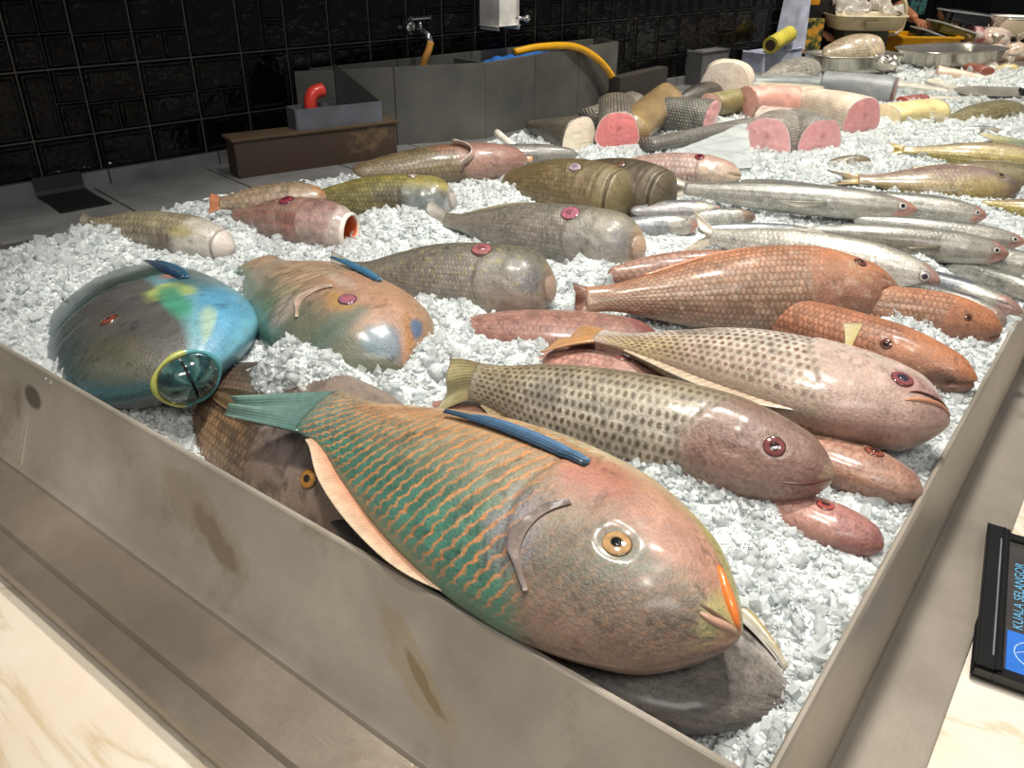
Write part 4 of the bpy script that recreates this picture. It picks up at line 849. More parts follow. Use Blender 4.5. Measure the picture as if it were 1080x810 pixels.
# ---------------------------------------------------------------- steaks, fillets and other cuts at the far half of the ice
M_SKIN = fish_mat('cut_fish_skin', 'edge', (40, 38, 36), .85, .0012, .3, .6)
SG = 'cut pieces of fish on the ice'
def cut(name, label, a, b, za, zb, r, skin, flesh=(214, 140, 138), caps=(1,), ratio=.8, taper=(1, 1), flat=.25, group=SG, scl=.008, rim=(236, 214, 206), bone=(150, 60, 60), bend=0, belly=None, tilt=0, alpha=1.0):
    """a length of fish: skin sleeve with flesh faces; r is the half height in photo pixels at a"""
    A, B = P(*a, za), P(*b, zb); ax = unit(B-A); Ln = np.linalg.norm(B-A); R0 = pxm((A+B)/2, r)
    sd = unit(np.cross([0, 0, 1.], ax)); up = np.cross(ax, sd); ca, sa = math.cos(tilt), math.sin(tilt); sd, up = ca*sd+sa*up, -sa*sd+ca*up
    rt_ = empty(name, (A+B)/2-UP*R0*ratio, np.stack([ax, sd, up], 1)); tag(rt_, label, 'cut fish', group)
    n, m = 30, 48; th = np.arange(m)*2*math.pi/m
    def sec(t, k=1.0):
        s_ = taper[0]+(taper[1]-taper[0])*t; c, s = np.cos(th), np.sin(th)
        y = np.sign(c)*np.abs(c)**.9*R0*s_*(1+.06*np.sin(3*th+t*3)); z = np.sign(s)*np.abs(s)**.85*R0*ratio*s_*(1+.05*np.cos(2*th+t*5)); z = np.where(z < 0, z*(1-flat), z)
        return A+np.multiply.outer(np.ones(m)*t*Ln, ax)+np.multiply.outer(y*k, sd)+np.multiply.outer(z*k+bend*4*t*(1-t)*R0, up)
    v, col, sc = [], [], []
    for i in range(n):
        t = i/(n-1); v.append(sec(t)); q = fbm(np.full(m, t*6), th*2, 5)
        c = lin(skin)*(.6+.8*q)[:, None]
        if belly: w_ = sst(.1, -.5, np.sin(th)); c = c*(1-w_[:, None])+lin(belly)*w_[:, None]
        col.append(np.concatenate([c, np.full((m, 1), alpha)], 1)); sc.append(np.stack([np.full(m, t*Ln/scl), th*R0/scl], -1))
    f = grid_faces(n, m, True); f += [tuple(range(m))[::-1], tuple((n-1)*m+j for j in range(m))]
    mesh_obj('skin', local(rt_, np.concatenate(v)), f, M_SKIN, rt_, np.concatenate(col), np.concatenate(sc))
    for e in caps:
        v, col = [], []; sgn = 1 if e else -1
        for k in range(14):
            kk = 1-k/13*.99; base_ = sec(float(e), kk*.99); q = fbm(base_[:, 0]*160, base_[:, 2]*160, 3)
            base_ = base_+np.multiply.outer((.004+.10*R0*(1-kk**2)+.05*R0*(q-.5))*sgn, ax); v.append(base_)
            c = lin(flesh)*(.95+.30*q)[:, None]
            if kk > .93: c = lin(rim)*(.8+.3*q)[:, None]
            dk = np.exp(-(((np.cos(th)*kk-.05)**2+(np.sin(th)*kk-.25)**2)/.012)); c = c*(1-.5*dk[:, None])+lin(bone)*.5*dk[:, None]
            ln_ = np.exp(-(np.cos(th)*kk/.05)**2)*.06; c = c*(1-ln_[:, None])
            col.append(c)
        f = grid_faces(14, m, True); f.append(tuple(13*m+j for j in range(m)))
        mesh_obj('cut_face', local(rt_, np.concatenate(v)), f, M_FLESH, rt_, np.concatenate(col))
    return rt_
SKG = (150, 148, 140); PK = (236, 172, 166)
r_ = cut('tail_piece', 'scaled tail piece with a broad white cut face at the left of the steaks', (560, 133), (610, 147), .05, .045, 24, (120, 112, 98), (228, 216, 196), (1,), .95, (.30, 1.0), scl=.009, bone=(226, 214, 196))
pc, = [P(530, 148, .05)]
mbx = MB(); mbx.tube(curve_pts([P(556, 158, .04), P(540, 153, .05), P(524, 140, .065)], 8), [pxm(pc, 3), ]*8+[pxm(pc, 4)]*9, 10); mbx.build('fin', plain('pale_fin', (226, 218, 204), .3, coat=.4), r_, smooth=True)
cut('fish_steak', 'grey scaled steak with a deep pink face pointing to the front', (650, 118), (651, 141), .07, .06, 22, (168, 160, 148), (226, 136, 136), (1,), 1.0, scl=.009)
cut('fish_steak', 'grey scaled piece behind the deep pink faced steak', (622, 128), (670, 112), .06, .08, 17, (176, 168, 156), PK, (), .9, (.9, 1), scl=.009)
cut('fish_steak', 'golden tan skinned piece with an orange pink cut running up to the dark board', (664, 140), (702, 108), .06, .085, 20, (176, 148, 104), (230, 166, 152), (1,), 1.0, (.9, 1), scl=.006, alpha=.4, tilt=.5)
cut('fish_steak', 'dark scaled chunk with a round pink face in the middle of the steaks', (694, 122), (748, 130), .065, .06, 24, SKG, (234, 172, 174), (1,), .95, (.9, 1), scl=.010)
cut('fish_steak', 'long dark scaled piece lying below the chunk with the round pink face', (682, 154), (800, 133), .04, .04, 13, (150, 146, 138), PK, (1,), .8, (.8, 1), scl=.010)
cut('fish_steak', 'tent shaped bright pink piece with pale bones behind the plastic sheet', (788, 110), (838, 108), .065, .065, 21, (236, 176, 162), (238, 178, 166), (0, 1), .95, (.95, .8), alpha=.15)
cut('fish_steak', 'small pink steak standing between two larger ones on the ice', (800, 130), (834, 136), .055, .05, 21, (220, 196, 184), (232, 166, 164), (1,), .9, alpha=.3)
cut('fish_steak', 'split pink steak at the tip of the plastic sheet', (828, 140), (808, 150), .045, .04, 27, (190, 180, 170), (236, 178, 178), (1,), .95, scl=.008)
cut('fish_steak', 'black and white scaled steak with a round pink face nearest the open ice', (838, 136), (864, 149), .05, .045, 24, (170, 166, 158), (230, 166, 168), (1,), .95, scl=.009)
cut('fish_steak', 'large pale skinned piece with a pink face right of the scaled steak', (848, 110), (908, 127), .055, .05, 24, (236, 220, 200), (224, 154, 154), (1,), .95, (.85, 1), alpha=.25, scl=.012)
cut('fish_steak', 'pale pink steak behind the large pale skinned piece', (800, 100), (866, 106), .065, .06, 17, (222, 210, 186), PK, (1,), .8, alpha=.5)
cut('tuna_piece', 'silver blue piece with a dark red cut face in front of the left steel pan', (868, 90), (942, 98), .065, .06, 17, (150, 154, 158), (128, 66, 56), (1,), .9, alpha=.15, rim=(170, 130, 120), bone=(206, 190, 170))
cut('tuna_piece', 'blue grey back piece lying behind the pink steaks', (792, 88), (872, 90), .055, .05, 12, (150, 156, 158), PK, (), .7, alpha=.15)
cut('fillet', 'yellow edged white belly fillet right of the pink steaks', (934, 124), (986, 119), .03, .03, 20, (240, 222, 160), (236, 216, 176), (0, 1), .7, belly=(222, 206, 176), alpha=.1, bone=(226, 200, 150))
cut('fillet', 'small dark red slice peeping over the yellow edged fillet', (952, 108), (974, 106), .03, .03, 8, (170, 100, 94), (176, 96, 90), (0, 1), .8, alpha=.1)
for i, (a, b, r, lb) in enumerate((((948, 92), (1000, 98), 12, 'white belly strip with a dark edge beside the dark red cut face'), ((985, 88), (1020, 100), 10, 'white belly strip next to the knife blade'), ((972, 105), (1034, 107), 9, 'thin white strip of fish in front of the other strips'))):
    cut('fillet', lb, a, b, .03, .03, r, (226, 222, 208), (226, 206, 190), (0, 1), .6, (1, .45), alpha=.15, bone=(206, 190, 176))
cut('fillet', 'broad pale pink fillet with a pointed end in front of the right steel pan', (988, 78), (1042, 84), .04, .03, 16, (236, 206, 186), (230, 190, 172), (0, 1), .7, (.8, .25), alpha=.1, bone=(206, 160, 140))
cut('fillet', 'dark blue skin strip lying under the broad pink fillet', (952, 86), (994, 86), .02, .02, 8, (104, 116, 124), (150, 140, 130), (0, 1), .6, (.5, 1), alpha=.1)
cut('fillet', 'dark red lump beside the tip of the broad pink fillet', (1024, 74), (1040, 79), .04, .04, 9, (140, 82, 64), (140, 80, 64), (0, 1), .9, alpha=.1)
cut('fish_steak', 'olive skinned piece below the white cut disc', (750, 112), (794, 106), .06, .06, 15, (170, 158, 106), (232, 186, 170), (0, 1), .9, alpha=.7, scl=.006)
cut('fish_steak', 'white cut disc of a large fish standing upright against the steaks', (768, 88), (764, 93), .09, .085, 26, (232, 218, 200), (238, 224, 210), (0, 1), 1.0, alpha=.1, bone=(230, 212, 198), rim=(240, 230, 218), group=SG, flat=0)
simple('sea_bass', 'long grey scaled fish tail lying left of the front steel pan', (806, 84), (862, 72), (.06, .07), .30, .26, 'slim', 55, M_GREY, [(-1, (226, 220, 202)), (1, (176, 170, 156))], None, tail=(.16, .4, .2, (140, 132, 110), (120, 114, 96)), scl=.012)
simple('sea_bass', 'pale grey fish under the tail of the other one behind the white disc', (790, 92), (856, 86), (.05, .05), .26, .24, 'slim', 55, M_GREY, [(-1, (226, 220, 206)), (1, (190, 186, 174))], None, scl=.012)
simple('catfish', 'dark fish half hidden behind the white cut disc', (716, 108), (760, 96), (.06, .07), .34, .28, 'slim', 60, M_DARK, [(-1, (100, 86, 70)), (1, (60, 52, 44))], None, scl=.012)
# clear plastic sheet tented over the ice
def film_mat(name, c=(232, 236, 236), tr=.35):
    m, nt, b = nmat(name); n = noise(nt, 22, 4); b.inputs['Base Color'].default_value = rgba(c); b.inputs['Roughness'].default_value = .18
    b.inputs['Alpha'].default_value = 1-tr; b.inputs['Coat Weight'].default_value = .5
    L(nt, ramp(nt, n.outputs[0], [(.3, tuple(v*.9 for v in c)), (.7, c)]), b.inputs['Base Color'])
    t = N(nt, 'ShaderNodeBsdfTranslucent'); t.inputs[0].default_value = rgba(c); mx = N(nt, 'ShaderNodeMixShader'); mx.inputs[0].default_value = .35
    L(nt, b.outputs[0], mx.inputs[1]); L(nt, t.outputs[0], mx.inputs[2]); L(nt, mx.outputs[0], nt.nodes['Material Output'].inputs['Surface'])
    bump(nt, b, noise(nt, 12, 3).outputs[0], .01); return m
M_FILM = film_mat('clear_plastic_film'); M_BAG = film_mat('white_plastic_bag', (240, 234, 226), .12)
def crumple(name, label, cat, corners, n, amp, mat, freq=14, group=None, th=.0012, seed=0):
    a, b, c, d = [np.asarray(q, float) for q in corners]; T, S_ = np.meshgrid(np.linspace(0, 1, n), np.linspace(0, 1, n), indexing='ij')
    p = (a*((1-T)*(1-S_))[..., None]+b*(T*(1-S_))[..., None]+c*(T*S_)[..., None]+d*((1-T)*S_)[..., None])
    nn = unit(np.cross(b-a, d-a)); h = amp*(np.abs(fbm(p[..., 0]*freq+p[..., 1]*5+seed, p[..., 1]*freq+p[..., 2]*freq, 7+seed, 4)-.5)*2)
    p = p+h[..., None]*nn*(1 if nn[2] > 0 else -1); k = n*n
    v = np.concatenate([p.reshape(-1, 3), (p-nn*th).reshape(-1, 3)]); f = grid_faces(n, n)+[q[::-1] for q in grid_faces(n, n, off=k)]
    e = [i*n for i in range(n)]+[(n-1)*n+j for j in range(1, n)]+[i*n+n-1 for i in range(n-2, -1, -1)]+[j for j in range(n-2, 0, -1)]
    f += [(e[i], e[(i+1) % len(e)], e[(i+1) % len(e)]+k, e[i]+k) for i in range(len(e))]
    o = mesh_obj(name, v, f, mat); tag(o, label, cat, group); return o
crumple('plastic_sheet', 'clear plastic sheet folded into a triangle in front of the steaks', 'plastic sheet', (P(680, 172, .03), P(788, 130, .075), P(793, 178, .02), P(735, 178, .015)), 40, .012, M_FILM)
# ---------------------------------------------------------------- steel pans, knife
def pan(name, label, c, rx, ry, hgt, ang):
    """rounded oblong steel pan, open at the top, rolled rim"""
    n = 56; th = np.arange(n)*2*math.pi/n; e = .55
    ux, uy = np.array([math.cos(ang), math.sin(ang), 0]), np.array([-math.sin(ang), math.cos(ang), 0]); v = []
    prf = [(.78, 0), (.84, .004), (.9, .3*hgt), (.97, .9*hgt), (1.03, hgt), (1.05, hgt-.004), (1.04, hgt-.006), (.985, hgt-.008), (.94, .85*hgt), (.87, .3*hgt), (.82, .009), (.3, .008)]
    for k, h in prf:
        x = np.sign(np.cos(th))*np.abs(np.cos(th))**e*(rx-ry*(1-k)*1.0); y = np.sign(np.sin(th))*np.abs(np.sin(th))**e*ry*k
        v.append(c+np.multiply.outer(x, ux)+np.multiply.outer(y, uy)+UP*h)
    f = grid_faces(len(prf), n, True)+[tuple(range(n))[::-1], tuple((len(prf)-1)*n+j for j in range(n))]
    rt_ = empty(name, c, np.stack([ux, uy, UP], 1)); tag(rt_, label, 'pan', 'steel pans at the far end')
    mesh_obj('pan_body', local(rt_, np.concatenate(v)), f, M_PAN, rt_); return rt_
pa = (P(853, 75, .05)+P(950, 75, .05))/2; angp = math.atan2(*(P(950, 72, .05)-P(853, 74, .05))[[1, 0]]); wpx = np.linalg.norm(P(950, 74, .05)-P(853, 74, .05))/2
pan('steel_pan', 'oblong steel pan with a bumpy tan fish inside at the far end of the ice', pa+np.array([-.04, .07, -.01]), wpx*1.0, wpx*.58, pxm(pa, 18), angp)
c2 = (P(962, 68, .06)+P(1046, 62, .06))/2; ang2 = math.atan2(*(P(1046, 66, .06)-P(958, 72, .06))[[1, 0]]); w2 = np.linalg.norm(P(1046, 64, .06)-P(958, 70, .06))/2
pan('steel_pan', 'second steel pan right behind the one holding the tan fish', c2+np.array([-.03, .05, -.02]), w2, w2*.55, pxm(c2, 17), ang2)
pc_ = pa+np.array([-.04, .07, -.01]); pv_ = np.array([math.cos(angp), math.sin(angp), 0])
simple('grouper', 'bumpy tan fish heaped in the left steel pan', pc_-pv_*wpx*.72+UP*.075, pc_+pv_*wpx*.62+UP*.085, None, .58, .40, 'grouper', 50, M_OLIVE, [(-1, (206, 186, 150)), (1, (186, 156, 110))], None, spots=(20, (226, 206, 176), .6), scl=.01, mot=(.22, 12))
crumple('foil', 'crumpled silver foil sticking up between the two steel pans', 'foil', (P(922, 66, .10), P(950, 70, .10), P(944, 57, .13), P(926, 58, .13)), 24, .04, M_PAN, 20)
kn = empty('knife', P(1040, 97, .05)); tag(kn, 'wide steel knife with a dark handle lying across the ice at the right edge', 'knife')
k0, k1 = P(1006, 95, .045), P(1076, 97, .05); kd = unit(k1-k0); kw = pxm(k0, 9)
mb = MB(); pr_ = [(0, -.2, .3), (.12, -.75, .8), (.4, -1, 1), (1, -1, 1)]
v = []
for t, lo, hi in pr_:
    for sgn in (.0012, -.0012):
        for q in (lo, hi): v.append(k0+(k1-k0)*t+np.cross(kd, UP)*q*kw*-1+UP*(q*kw*.35+sgn))
mb.add(v, [(i*4+a, i*4+b, i*4+4+b, i*4+4+a) for i in range(3) for a, b in ((0, 1), (1, 3), (3, 2), (2, 0))]+[(0, 1, 3, 2), (12, 14, 15, 13)]); mb.build('blade', M_PAN, kn)
MB().bbox(k1+kd*.09, kd*.09, np.cross(kd, UP)*.016, UP*.012, .005).build('handle', plain('dark_handle', (30, 28, 28), .4), kn)
# ---------------------------------------------------------------- on and behind the ledge
M_WOOD = steel('x_wood', (58, 43, 31), .7, (1, 1, 14), .8, 0); M_WOOD.name = 'wet_worn_wood'
M_DKW = plain('dark_board', (40, 34, 30), .6)
zl_ = .014
def block(name, label, pL, pR, ptop, thick, mat, cat):
    a, b = P(*pL, zl_), P(*pR, zl_); a[2] = b[2] = zl_; ax = unit(b-a); nrm = np.array([-ax[1], ax[0], 0]); ht = 0
    for z in np.linspace(0, .5, 400):
        q = CM @ (a+UP*z-CPOS)
        if 405-FOC*q[1]/q[2] < ptop: ht = z; break
    o = empty(name, (a+b)/2); tag(o, label, cat)
    mb = MB(); mb.bbox((a+b)/2+nrm*thick/2+UP*ht/2, (b-a)/2, nrm*thick/2, UP*ht/2, .008); bd = mb.build('board', mat, o, auto=30)
    return o, a, b, ht, nrm, ax
cb, ca_, cbb, cht, cn, cax = block('cutting_block', 'long worn wooden block standing on the grey ledge', (252, 190), (420, 166), 150, .075, M_WOOD, 'cutting block')
MB().bbox((ca_+cbb)/2+cn*.0375+UP*(cht+.003), (cbb-ca_)/2+cax*.006, cn*.042, UP*.004, .003).build('worn_top', plain('block_top', (74, 58, 40), .75), cb)
# grey box with a red handled knife on the block
bx0 = ca_+(cbb-ca_)*.50+cn*.042+UP*(cht+.007)
gb = empty('knife_box', bx0); tag(gb, 'small grey box with a black flap standing on the wooden block', 'box')
mb = MB(); hb = .055; lbx = .125
M_GB = plain('grey_box', (88, 90, 98), .45)
for dx, dy, sx, sy in ((0, -.032, lbx, .003), (0, .032, lbx, .003), (-lbx, 0, .003, .032), (lbx, 0, .003, .032)): mb.box(bx0+cax*(dx+.07)+cn*dy+UP*hb/2, cax*sx, cn*sy, UP*hb/2)
mb.box(bx0+cax*.07+UP*.003, cax*lbx, cn*.032, UP*.003); mb.build('box_shell', M_GB, gb)
c0 = bx0+cax*(.07+lbx)-cn*.03+UP*hb
v = [c0, c0-cax*.13, c0-cax*.13+UP*.11, c0+cn*.004, c0-cax*.13+cn*.004, c0-cax*.13+UP*.11+cn*.004]
MB().add(v, [(0, 1, 2), (5, 4, 3), (0, 3, 4, 1), (1, 4, 5, 2), (2, 5, 3, 0)]).build('flap', plain('black_plastic', (22, 22, 24), .35), gb)
kr = empty('knife', bx0+UP*hb); tag(kr, 'knife with a bright red handle poking out of the small grey box', 'knife')
q0 = bx0+cax*.0+UP*(hb-.006)
MB().tube(curve_pts([q0, q0+UP*.022+cax*.002, q0+UP*.040+cax*.014, q0+UP*.046+cax*.042], 8), [.017, .019]*12+[.016], 12).build('handle', plain('red_plastic', (206, 56, 44), .35, coat=.3), kr, smooth=True)
MB().box(q0-UP*.03, cax*.012, cn*.0012, UP*.032).build('blade', M_PAN, kr)
# black rubber strip folded over the skirting
s0 = PWALL(62, 205); s0 = W0+WD*float((s0-W0)@WD); w_ = .055
rows = [s0+UP*.012+WN*.016, s0+UP*.004+WN*.0175, s0+UP*-.02+WN*.022, s0+UP*-.034+WN*.030, s0+WN*.11+UP*-.034, s0+WN*.20+UP*-.034]
v = []
for i, q in enumerate(rows):
    for t in (-1, 1):
        for d in (0, 1): v.append(q+WD*t*w_*(1+.05*(i % 2))+(WN if i < 3 else UP)*.004*d)
f = []
for i in range(len(rows)-1):
    a = i*4; f += [(a, a+2, a+6, a+4), (a+1, a+5, a+7, a+3), (a, a+4, a+5, a+1), (a+2, a+3, a+7, a+6)]
f += [(0, 1, 3, 2), (20, 22, 23, 21)]
o = mesh_obj('rubber_strip', v, f, plain('black_rubber', (9, 9, 10), .55), smooth=False); tag(o, 'black rubber strip folded from the tiled wall down onto the ledge', 'strip')
# grey tiled sink trough
ck = P(512, 148, zl_); ck[2] = zl_; hs = 0
for z in np.linspace(0, .6, 600):
    q = CM @ (ck+UP*z-CPOS)
    if 405-FOC*q[1]/q[2] < 67: hs = z; break
F_ = lambda s_, n_: np.array([*(W0+WD*s_+WN*n_)[:2], zl_])
FA, FB, FC, FD, FE = F_(.80, .035), F_(1.336, .25), F_(2.10, .135), F_(2.12, .022), F_(.80, .022); wdep = .25
sk = empty('sink', F_(1.4, .1)); tag(sk, 'grey tiled sink trough built against the black wall', 'sink')
def skwall(nm, a, b, tt=.018, tiles=2):
    ax = b-a; L_ = np.linalg.norm(ax); ax = ax/L_; nr = np.array([-ax[1], ax[0], 0]); mb = MB()
    for i in range(tiles): mb.bbox(a+ax*L_*(i+.5)/tiles+nr*tt/2+UP*hs/2, ax*L_/tiles*.497, nr*tt/2, UP*(hs/2-.001), .002)
    return mb.build(nm, M_SINK, sk)
skwall('side_panel', FA, FB); skwall('front_panel', FB, FC, tiles=3); skwall('side_panel', FC, FD, .012, 1); skwall('back_panel', F_(2.08, .018), F_(.86, .018), .012, 4)
MB().add([FA+UP*.05+WD*.06, FB+UP*.05-WN*.03, FC+UP*.05-WN*.02-WD*.03, FD+UP*.05+WN*.02-WD*.03], [(0, 1, 2, 3)]).build('basin_floor', plain('basin_floor', (60, 62, 64), .4), sk)
MB().box(F_(1.40, .125)+UP*hs*.55, WN*.095, WD*.006, UP*hs*.4).build('divider', M_SINK, sk)
# yellow hose over the front of the sink
def on_front(px, py):
    ax = unit(FC-FB); nr = np.array([ax[1], -ax[0], 0]); d = CM.T @ np.array([(px-540)/FOC, -(py-405)/FOC, 1]); return CPOS+d*(((FB-CPOS)@nr)/(d@nr))

hp = [on_front(556, 57)-WN*.06+UP*.0, on_front(575, 54)-WN*.03+UP*.01, on_front(600, 51)+WN*.005+UP*.008, on_front(618, 56)+WN*.02, on_front(632, 70)+WN*.03, on_front(642, 88)+WN*.035, on_front(645, 106)+WN*.035]
o = MB().tube(curve_pts(hp, 10), pxm(hp[3], 3.6), 14).build('hose', plain('yellow_hose', (226, 166, 20), .4, coat=.3, var=.06), smooth=True); tag(o, 'yellow hose looping out over the front of the sink', 'hose')
o = crumple('cloth', 'bright blue cloth lying in the sink beside the yellow hose', 'cloth', (F_(1.50, .05)+UP*(hs-.03), F_(1.75, .05)+UP*(hs-.015), F_(1.75, .13)+UP*(hs-.02), F_(1.50, .15)+UP*(hs-.04)), 20, .03, plain('blue_cloth', (40, 110, 190), .6))
# wall tap with a short orange hose, soap dispenser
tp = PWALL(433, 30); tr_ = empty('tap', tp); tag(tr_, 'chrome wall tap above the left end of the sink', 'tap')
M_CHR = plain('chrome', (190, 190, 190), .15, .95)
MB().tube([tp, tp+WN*.05, tp+WN*.085-UP*.012, tp+WN*.10-UP*.035], .010, 12).lathe(tp, WN, [(0, .02), (.006, .02), (.01, .012)]).build('spout', M_CHR, tr_, smooth=True)
MB().tube([tp+WN*.05, tp+WN*.05+UP*.028], .006, 10).bbox(tp+WN*.05+UP*.032, WD*.038, WN*.006, UP*.004, .003).build('lever', M_CHR, tr_, smooth=True)
h0 = tp+WN*.10-UP*.03; h1 = F_(1.22, .07)+UP*(hs-.02)
o = MB().tube(curve_pts([h0, h0+(h1-h0)*.35+WN*.008, h0+(h1-h0)*.7+WN*.01, h1-UP*.03], 8), .011, 12).build('hose', plain('orange_hose', (206, 146, 70), .5), smooth=True); tag(o, 'short orange hose hanging from the chrome wall tap', 'hose')
sp = PWALL(516, 6); so = empty('soap_dispenser', sp); tag(so, 'white soap dispenser with a small metal lever on the black wall', 'soap dispenser')
MB().bbox(sp+WN*.045+UP*.03, WD*.045, WN*.04, UP*.085, .014).build('housing', plain('white_plastic', (214, 212, 208), .3), so, auto=40)
MB().tube([sp+WN*.06+WD*.03-UP*.035, sp+WN*.11+WD*.06-UP*.035], .006).lathe(sp+WN*.11+WD*.06-UP*.035, unit(WN+WD), [(0, .012), (.012, .013), (.018, .006)]).build('lever', M_CHR, so, smooth=True)
# dark board leaning behind the sink, white tube on the wall, grey kerb, paper
cb2 = block('cutting_board', 'dark stained board standing on the ledge right of the sink', (652, 118), (702, 104), 82, .05, M_DKW, 'cutting board')[0]
g0 = P(640, 74, .1); g0 = on_front(643, 72)-WN*.15; o = MB().tube([g0, g0+WD*.11], .018, 14).build('tube', plain('white_tube', (206, 204, 200), .4), smooth=True); tag(o, 'short white tube lying level behind the right end of the sink', 'tube')
o = MB().lathe(on_front(645, 83)-WN*.05, UP, [(-.02, .014), (0, .016), (.012, .016), (.016, .01)]).build('cap', plain('blue_cap', (40, 110, 180), .4), smooth=True); tag(o, 'small blue cap below the short white tube', 'cap')
k0 = on_front(736, 64); o = MB().bbox(k0+WD*.06+WN*.0+UP*-.03, WD*.10, WN*.045, UP*.07, .006).build('stone_block', M_LEDGE, auto=30); tag(o, 'grey block on the ledge under the crumpled paper', 'block')
crumple('paper', 'crumpled white paper lying on the ledge in front of the grey bracket', 'paper', (on_front(740, 78)+WN*.0, on_front(792, 78), on_front(796, 66), on_front(744, 71)), 30, .05, plain('white_paper', (196, 204, 222), .7), 16)
# yellow roll on a pale bracket
b0 = on_front(792, 52)+WN*.12; br = empty('roll_holder', b0); tag(br, 'pale grey bracket stand holding the yellow film roll', 'holder')
M_BR = plain('pale_lilac_metal', (178, 184, 204), .4)
MB().bbox(b0+WD*-.0-UP*.04, WD*.17, WN*.05, UP*.05, .006).build('base', M_BR, br, auto=30)
MB().add([b0+WD*.1+WN*s_*.05+q for s_ in (-1, 1) for q in (UP*0-WD*.02, UP*0+WD*.10, UP*.26+WD*.08, UP*.26+WD*.02)], [(0, 1, 2, 3), (7, 6, 5, 4), (0, 4, 5, 1), (1, 5, 6, 2), (2, 6, 7, 3), (3, 7, 4, 0)]).build('arm', M_BR, br)
r0, r1 = b0-WD*.15+WN*.07+UP*.045, b0+WD*.07+WN*.03+UP*.075
rr = empty('film_roll', r0); tag(rr, 'yellow cored roll of film on the pale grey bracket', 'roll')
ax_ = unit(r1-r0); R_ = pxm(r0, 8.5)
MB().lathe(r0, ax_, [(0, R_*.62), (0, R_), (np.linalg.norm(r1-r0), R_), (np.linalg.norm(r1-r0), R_*.62)], 24).build('film', plain('yellow_film', (196, 182, 70), .4), rr, smooth=False, auto=40)
MB().lathe(r0+ax_*.004, ax_, [(-.006, R_*.60), (-.006, R_*.66), (.02, R_*.60)], 24).build('core', plain('brown_core', (60, 44, 24), .7), rr)
cd = [on_front(782, -8)-WN*.1, on_front(790, 8)-WN*.05, on_front(797, 24), on_front(801, 34)]
o = MB().tube(curve_pts(cd, 8), .006, 8).build('cord', plain('grey_cord', (160, 160, 164), .5), smooth=True); tag(o, 'thin grey cord hanging down the wall to the pale bracket', 'cord')
# ---------------------------------------------------------------- far end: counter, scale, boxes, bags, people
CR = unit([CM[0][0], CM[0][1], 0]); CF = unit([CM[2][0], CM[2][1], 0])        # level directions across and along the aisle at the far end
def zat(xy, py):
    lo, hi = -1., 2.
    for _ in range(50):
        m = (lo+hi)/2; q = CM @ (np.array([xy[0], xy[1], m])-CPOS)
        if 405-FOC*q[1]/q[2] > py: lo = m
        else: hi = m
    return (lo+hi)/2
o = MB().bbox((-.62, 5.45, -.44), (.70, 0, 0), (0, .46, 0), (0, 0, .45), .01).build('trim_6', M_GUT); o['kind'] = 'structure'
M_CURT = plain('grey_green_panel', (84, 90, 76), .7, scale=6)
mb = MB(); cc = P(990, 20, .0)+CF*2.4
for i in range(7): mb.bbox(cc+CR*(i*.24-.55)+UP*.2, CR*.119, CF*.02, UP*1.3, .006)
o = mb.build('wall_back', M_CURT); o['kind'] = 'structure'
mb = MB(); cd_ = P(1075, 20, 0)+CF*2.2
for i in range(5):
    for j in range(9): mb.bbox(cd_+CR*(i*.2-.02)+UP*(j*.2-.9), CR*.097, CF*.02, UP*.097, .006)
o = mb.build('wall_right', [M_TILE]); o['kind'] = 'structure'
o = MB().box(P(900, 10, 0)+CF*3.4+UP*.3, CR*4.5, CF*.02, UP*1.6).build('wall_far', plain('dark_back_wall', (14, 13, 13), .8)); o['kind'] = 'structure'
# weighing scale with a pan lined by a plastic bag
sb = P(903, 58, .02); sc_ = empty('weighing_scale', sb); tag(sc_, 'weighing scale with a cream pan and grey green pillar at the far end', 'scale')
D_ = depth(sb); px = D_/FOC; zt, zb_ = zat(sb, 15), zat(sb, 30)
M_CRM = plain('cream_plastic', (206, 192, 158), .4)
mb = MB(); mb.bbox(sb+UP*(zb_-sb[2])/2, CR*23*px, CF*.09, UP*(zb_-sb[2])/2, .012); mb.build('pillar', plain('grey_green_metal', (76, 78, 62), .5), sc_, auto=30)
cpan = np.array([sb[0], sb[1], 0]); v = []
prf = [(.80, zb_), (.88, zb_+.01), (1, zt), (1.03, zt+.004), (1.03, zt-.004), (.97, zt-.006), (.86, zb_+.02), (.3, zb_+.018)]
th = np.arange(48)*2*math.pi/48
for k, z in prf: v.append(cpan+np.multiply.outer(np.sign(np.cos(th))*np.abs(np.cos(th))**.4*38*px*k, CR)+np.multiply.outer(np.sign(np.sin(th))*np.abs(np.sin(th))**.4*.16*k, CF)+UP*z)
mesh_obj('pan', local(sc_, np.concatenate(v)), grid_faces(8, 48, True)+[tuple(range(48))[::-1], tuple(7*48+j for j in range(48))], M_CRM, sc_)
q = sb+UP*((zt+zb_)/2-.006-sb[2])-CF*.165
MB().bbox(q, CR*9*px, CF*.006, UP*.018, .004).build('handle_recess', plain('tan_recess', (150, 136, 106), .5), sc_)
MB().tube(curve_pts([sb+CR*30*px+UP*(zt+.1-sb[2])+CF*.1, sb+CR*40*px+UP*(zt+.06-sb[2]), sb+CR*42*px+UP*(zb_-sb[2]), sb+CR*30*px+UP*(zb_-.03-sb[2]), sb+CR*18*px+UP*(zb_-.02-sb[2])], 6), .010, 8).build('hook_arm', M_CRM, sc_, smooth=True)
crumple('plastic_bag', 'white plastic bag lining the cream pan of the scale', 'bag', (cpan-CR*34*px-CF*.1+UP*(zt+.005), cpan+CR*34*px-CF*.1+UP*(zt+.005), cpan+CR*30*px+CF*.1+UP*(zt+.05), cpan-CR*30*px+CF*.1+UP*(zt+.05)), 30, .10, M_BAG, 16)
wb_ = PD(884, 48, 4.75)
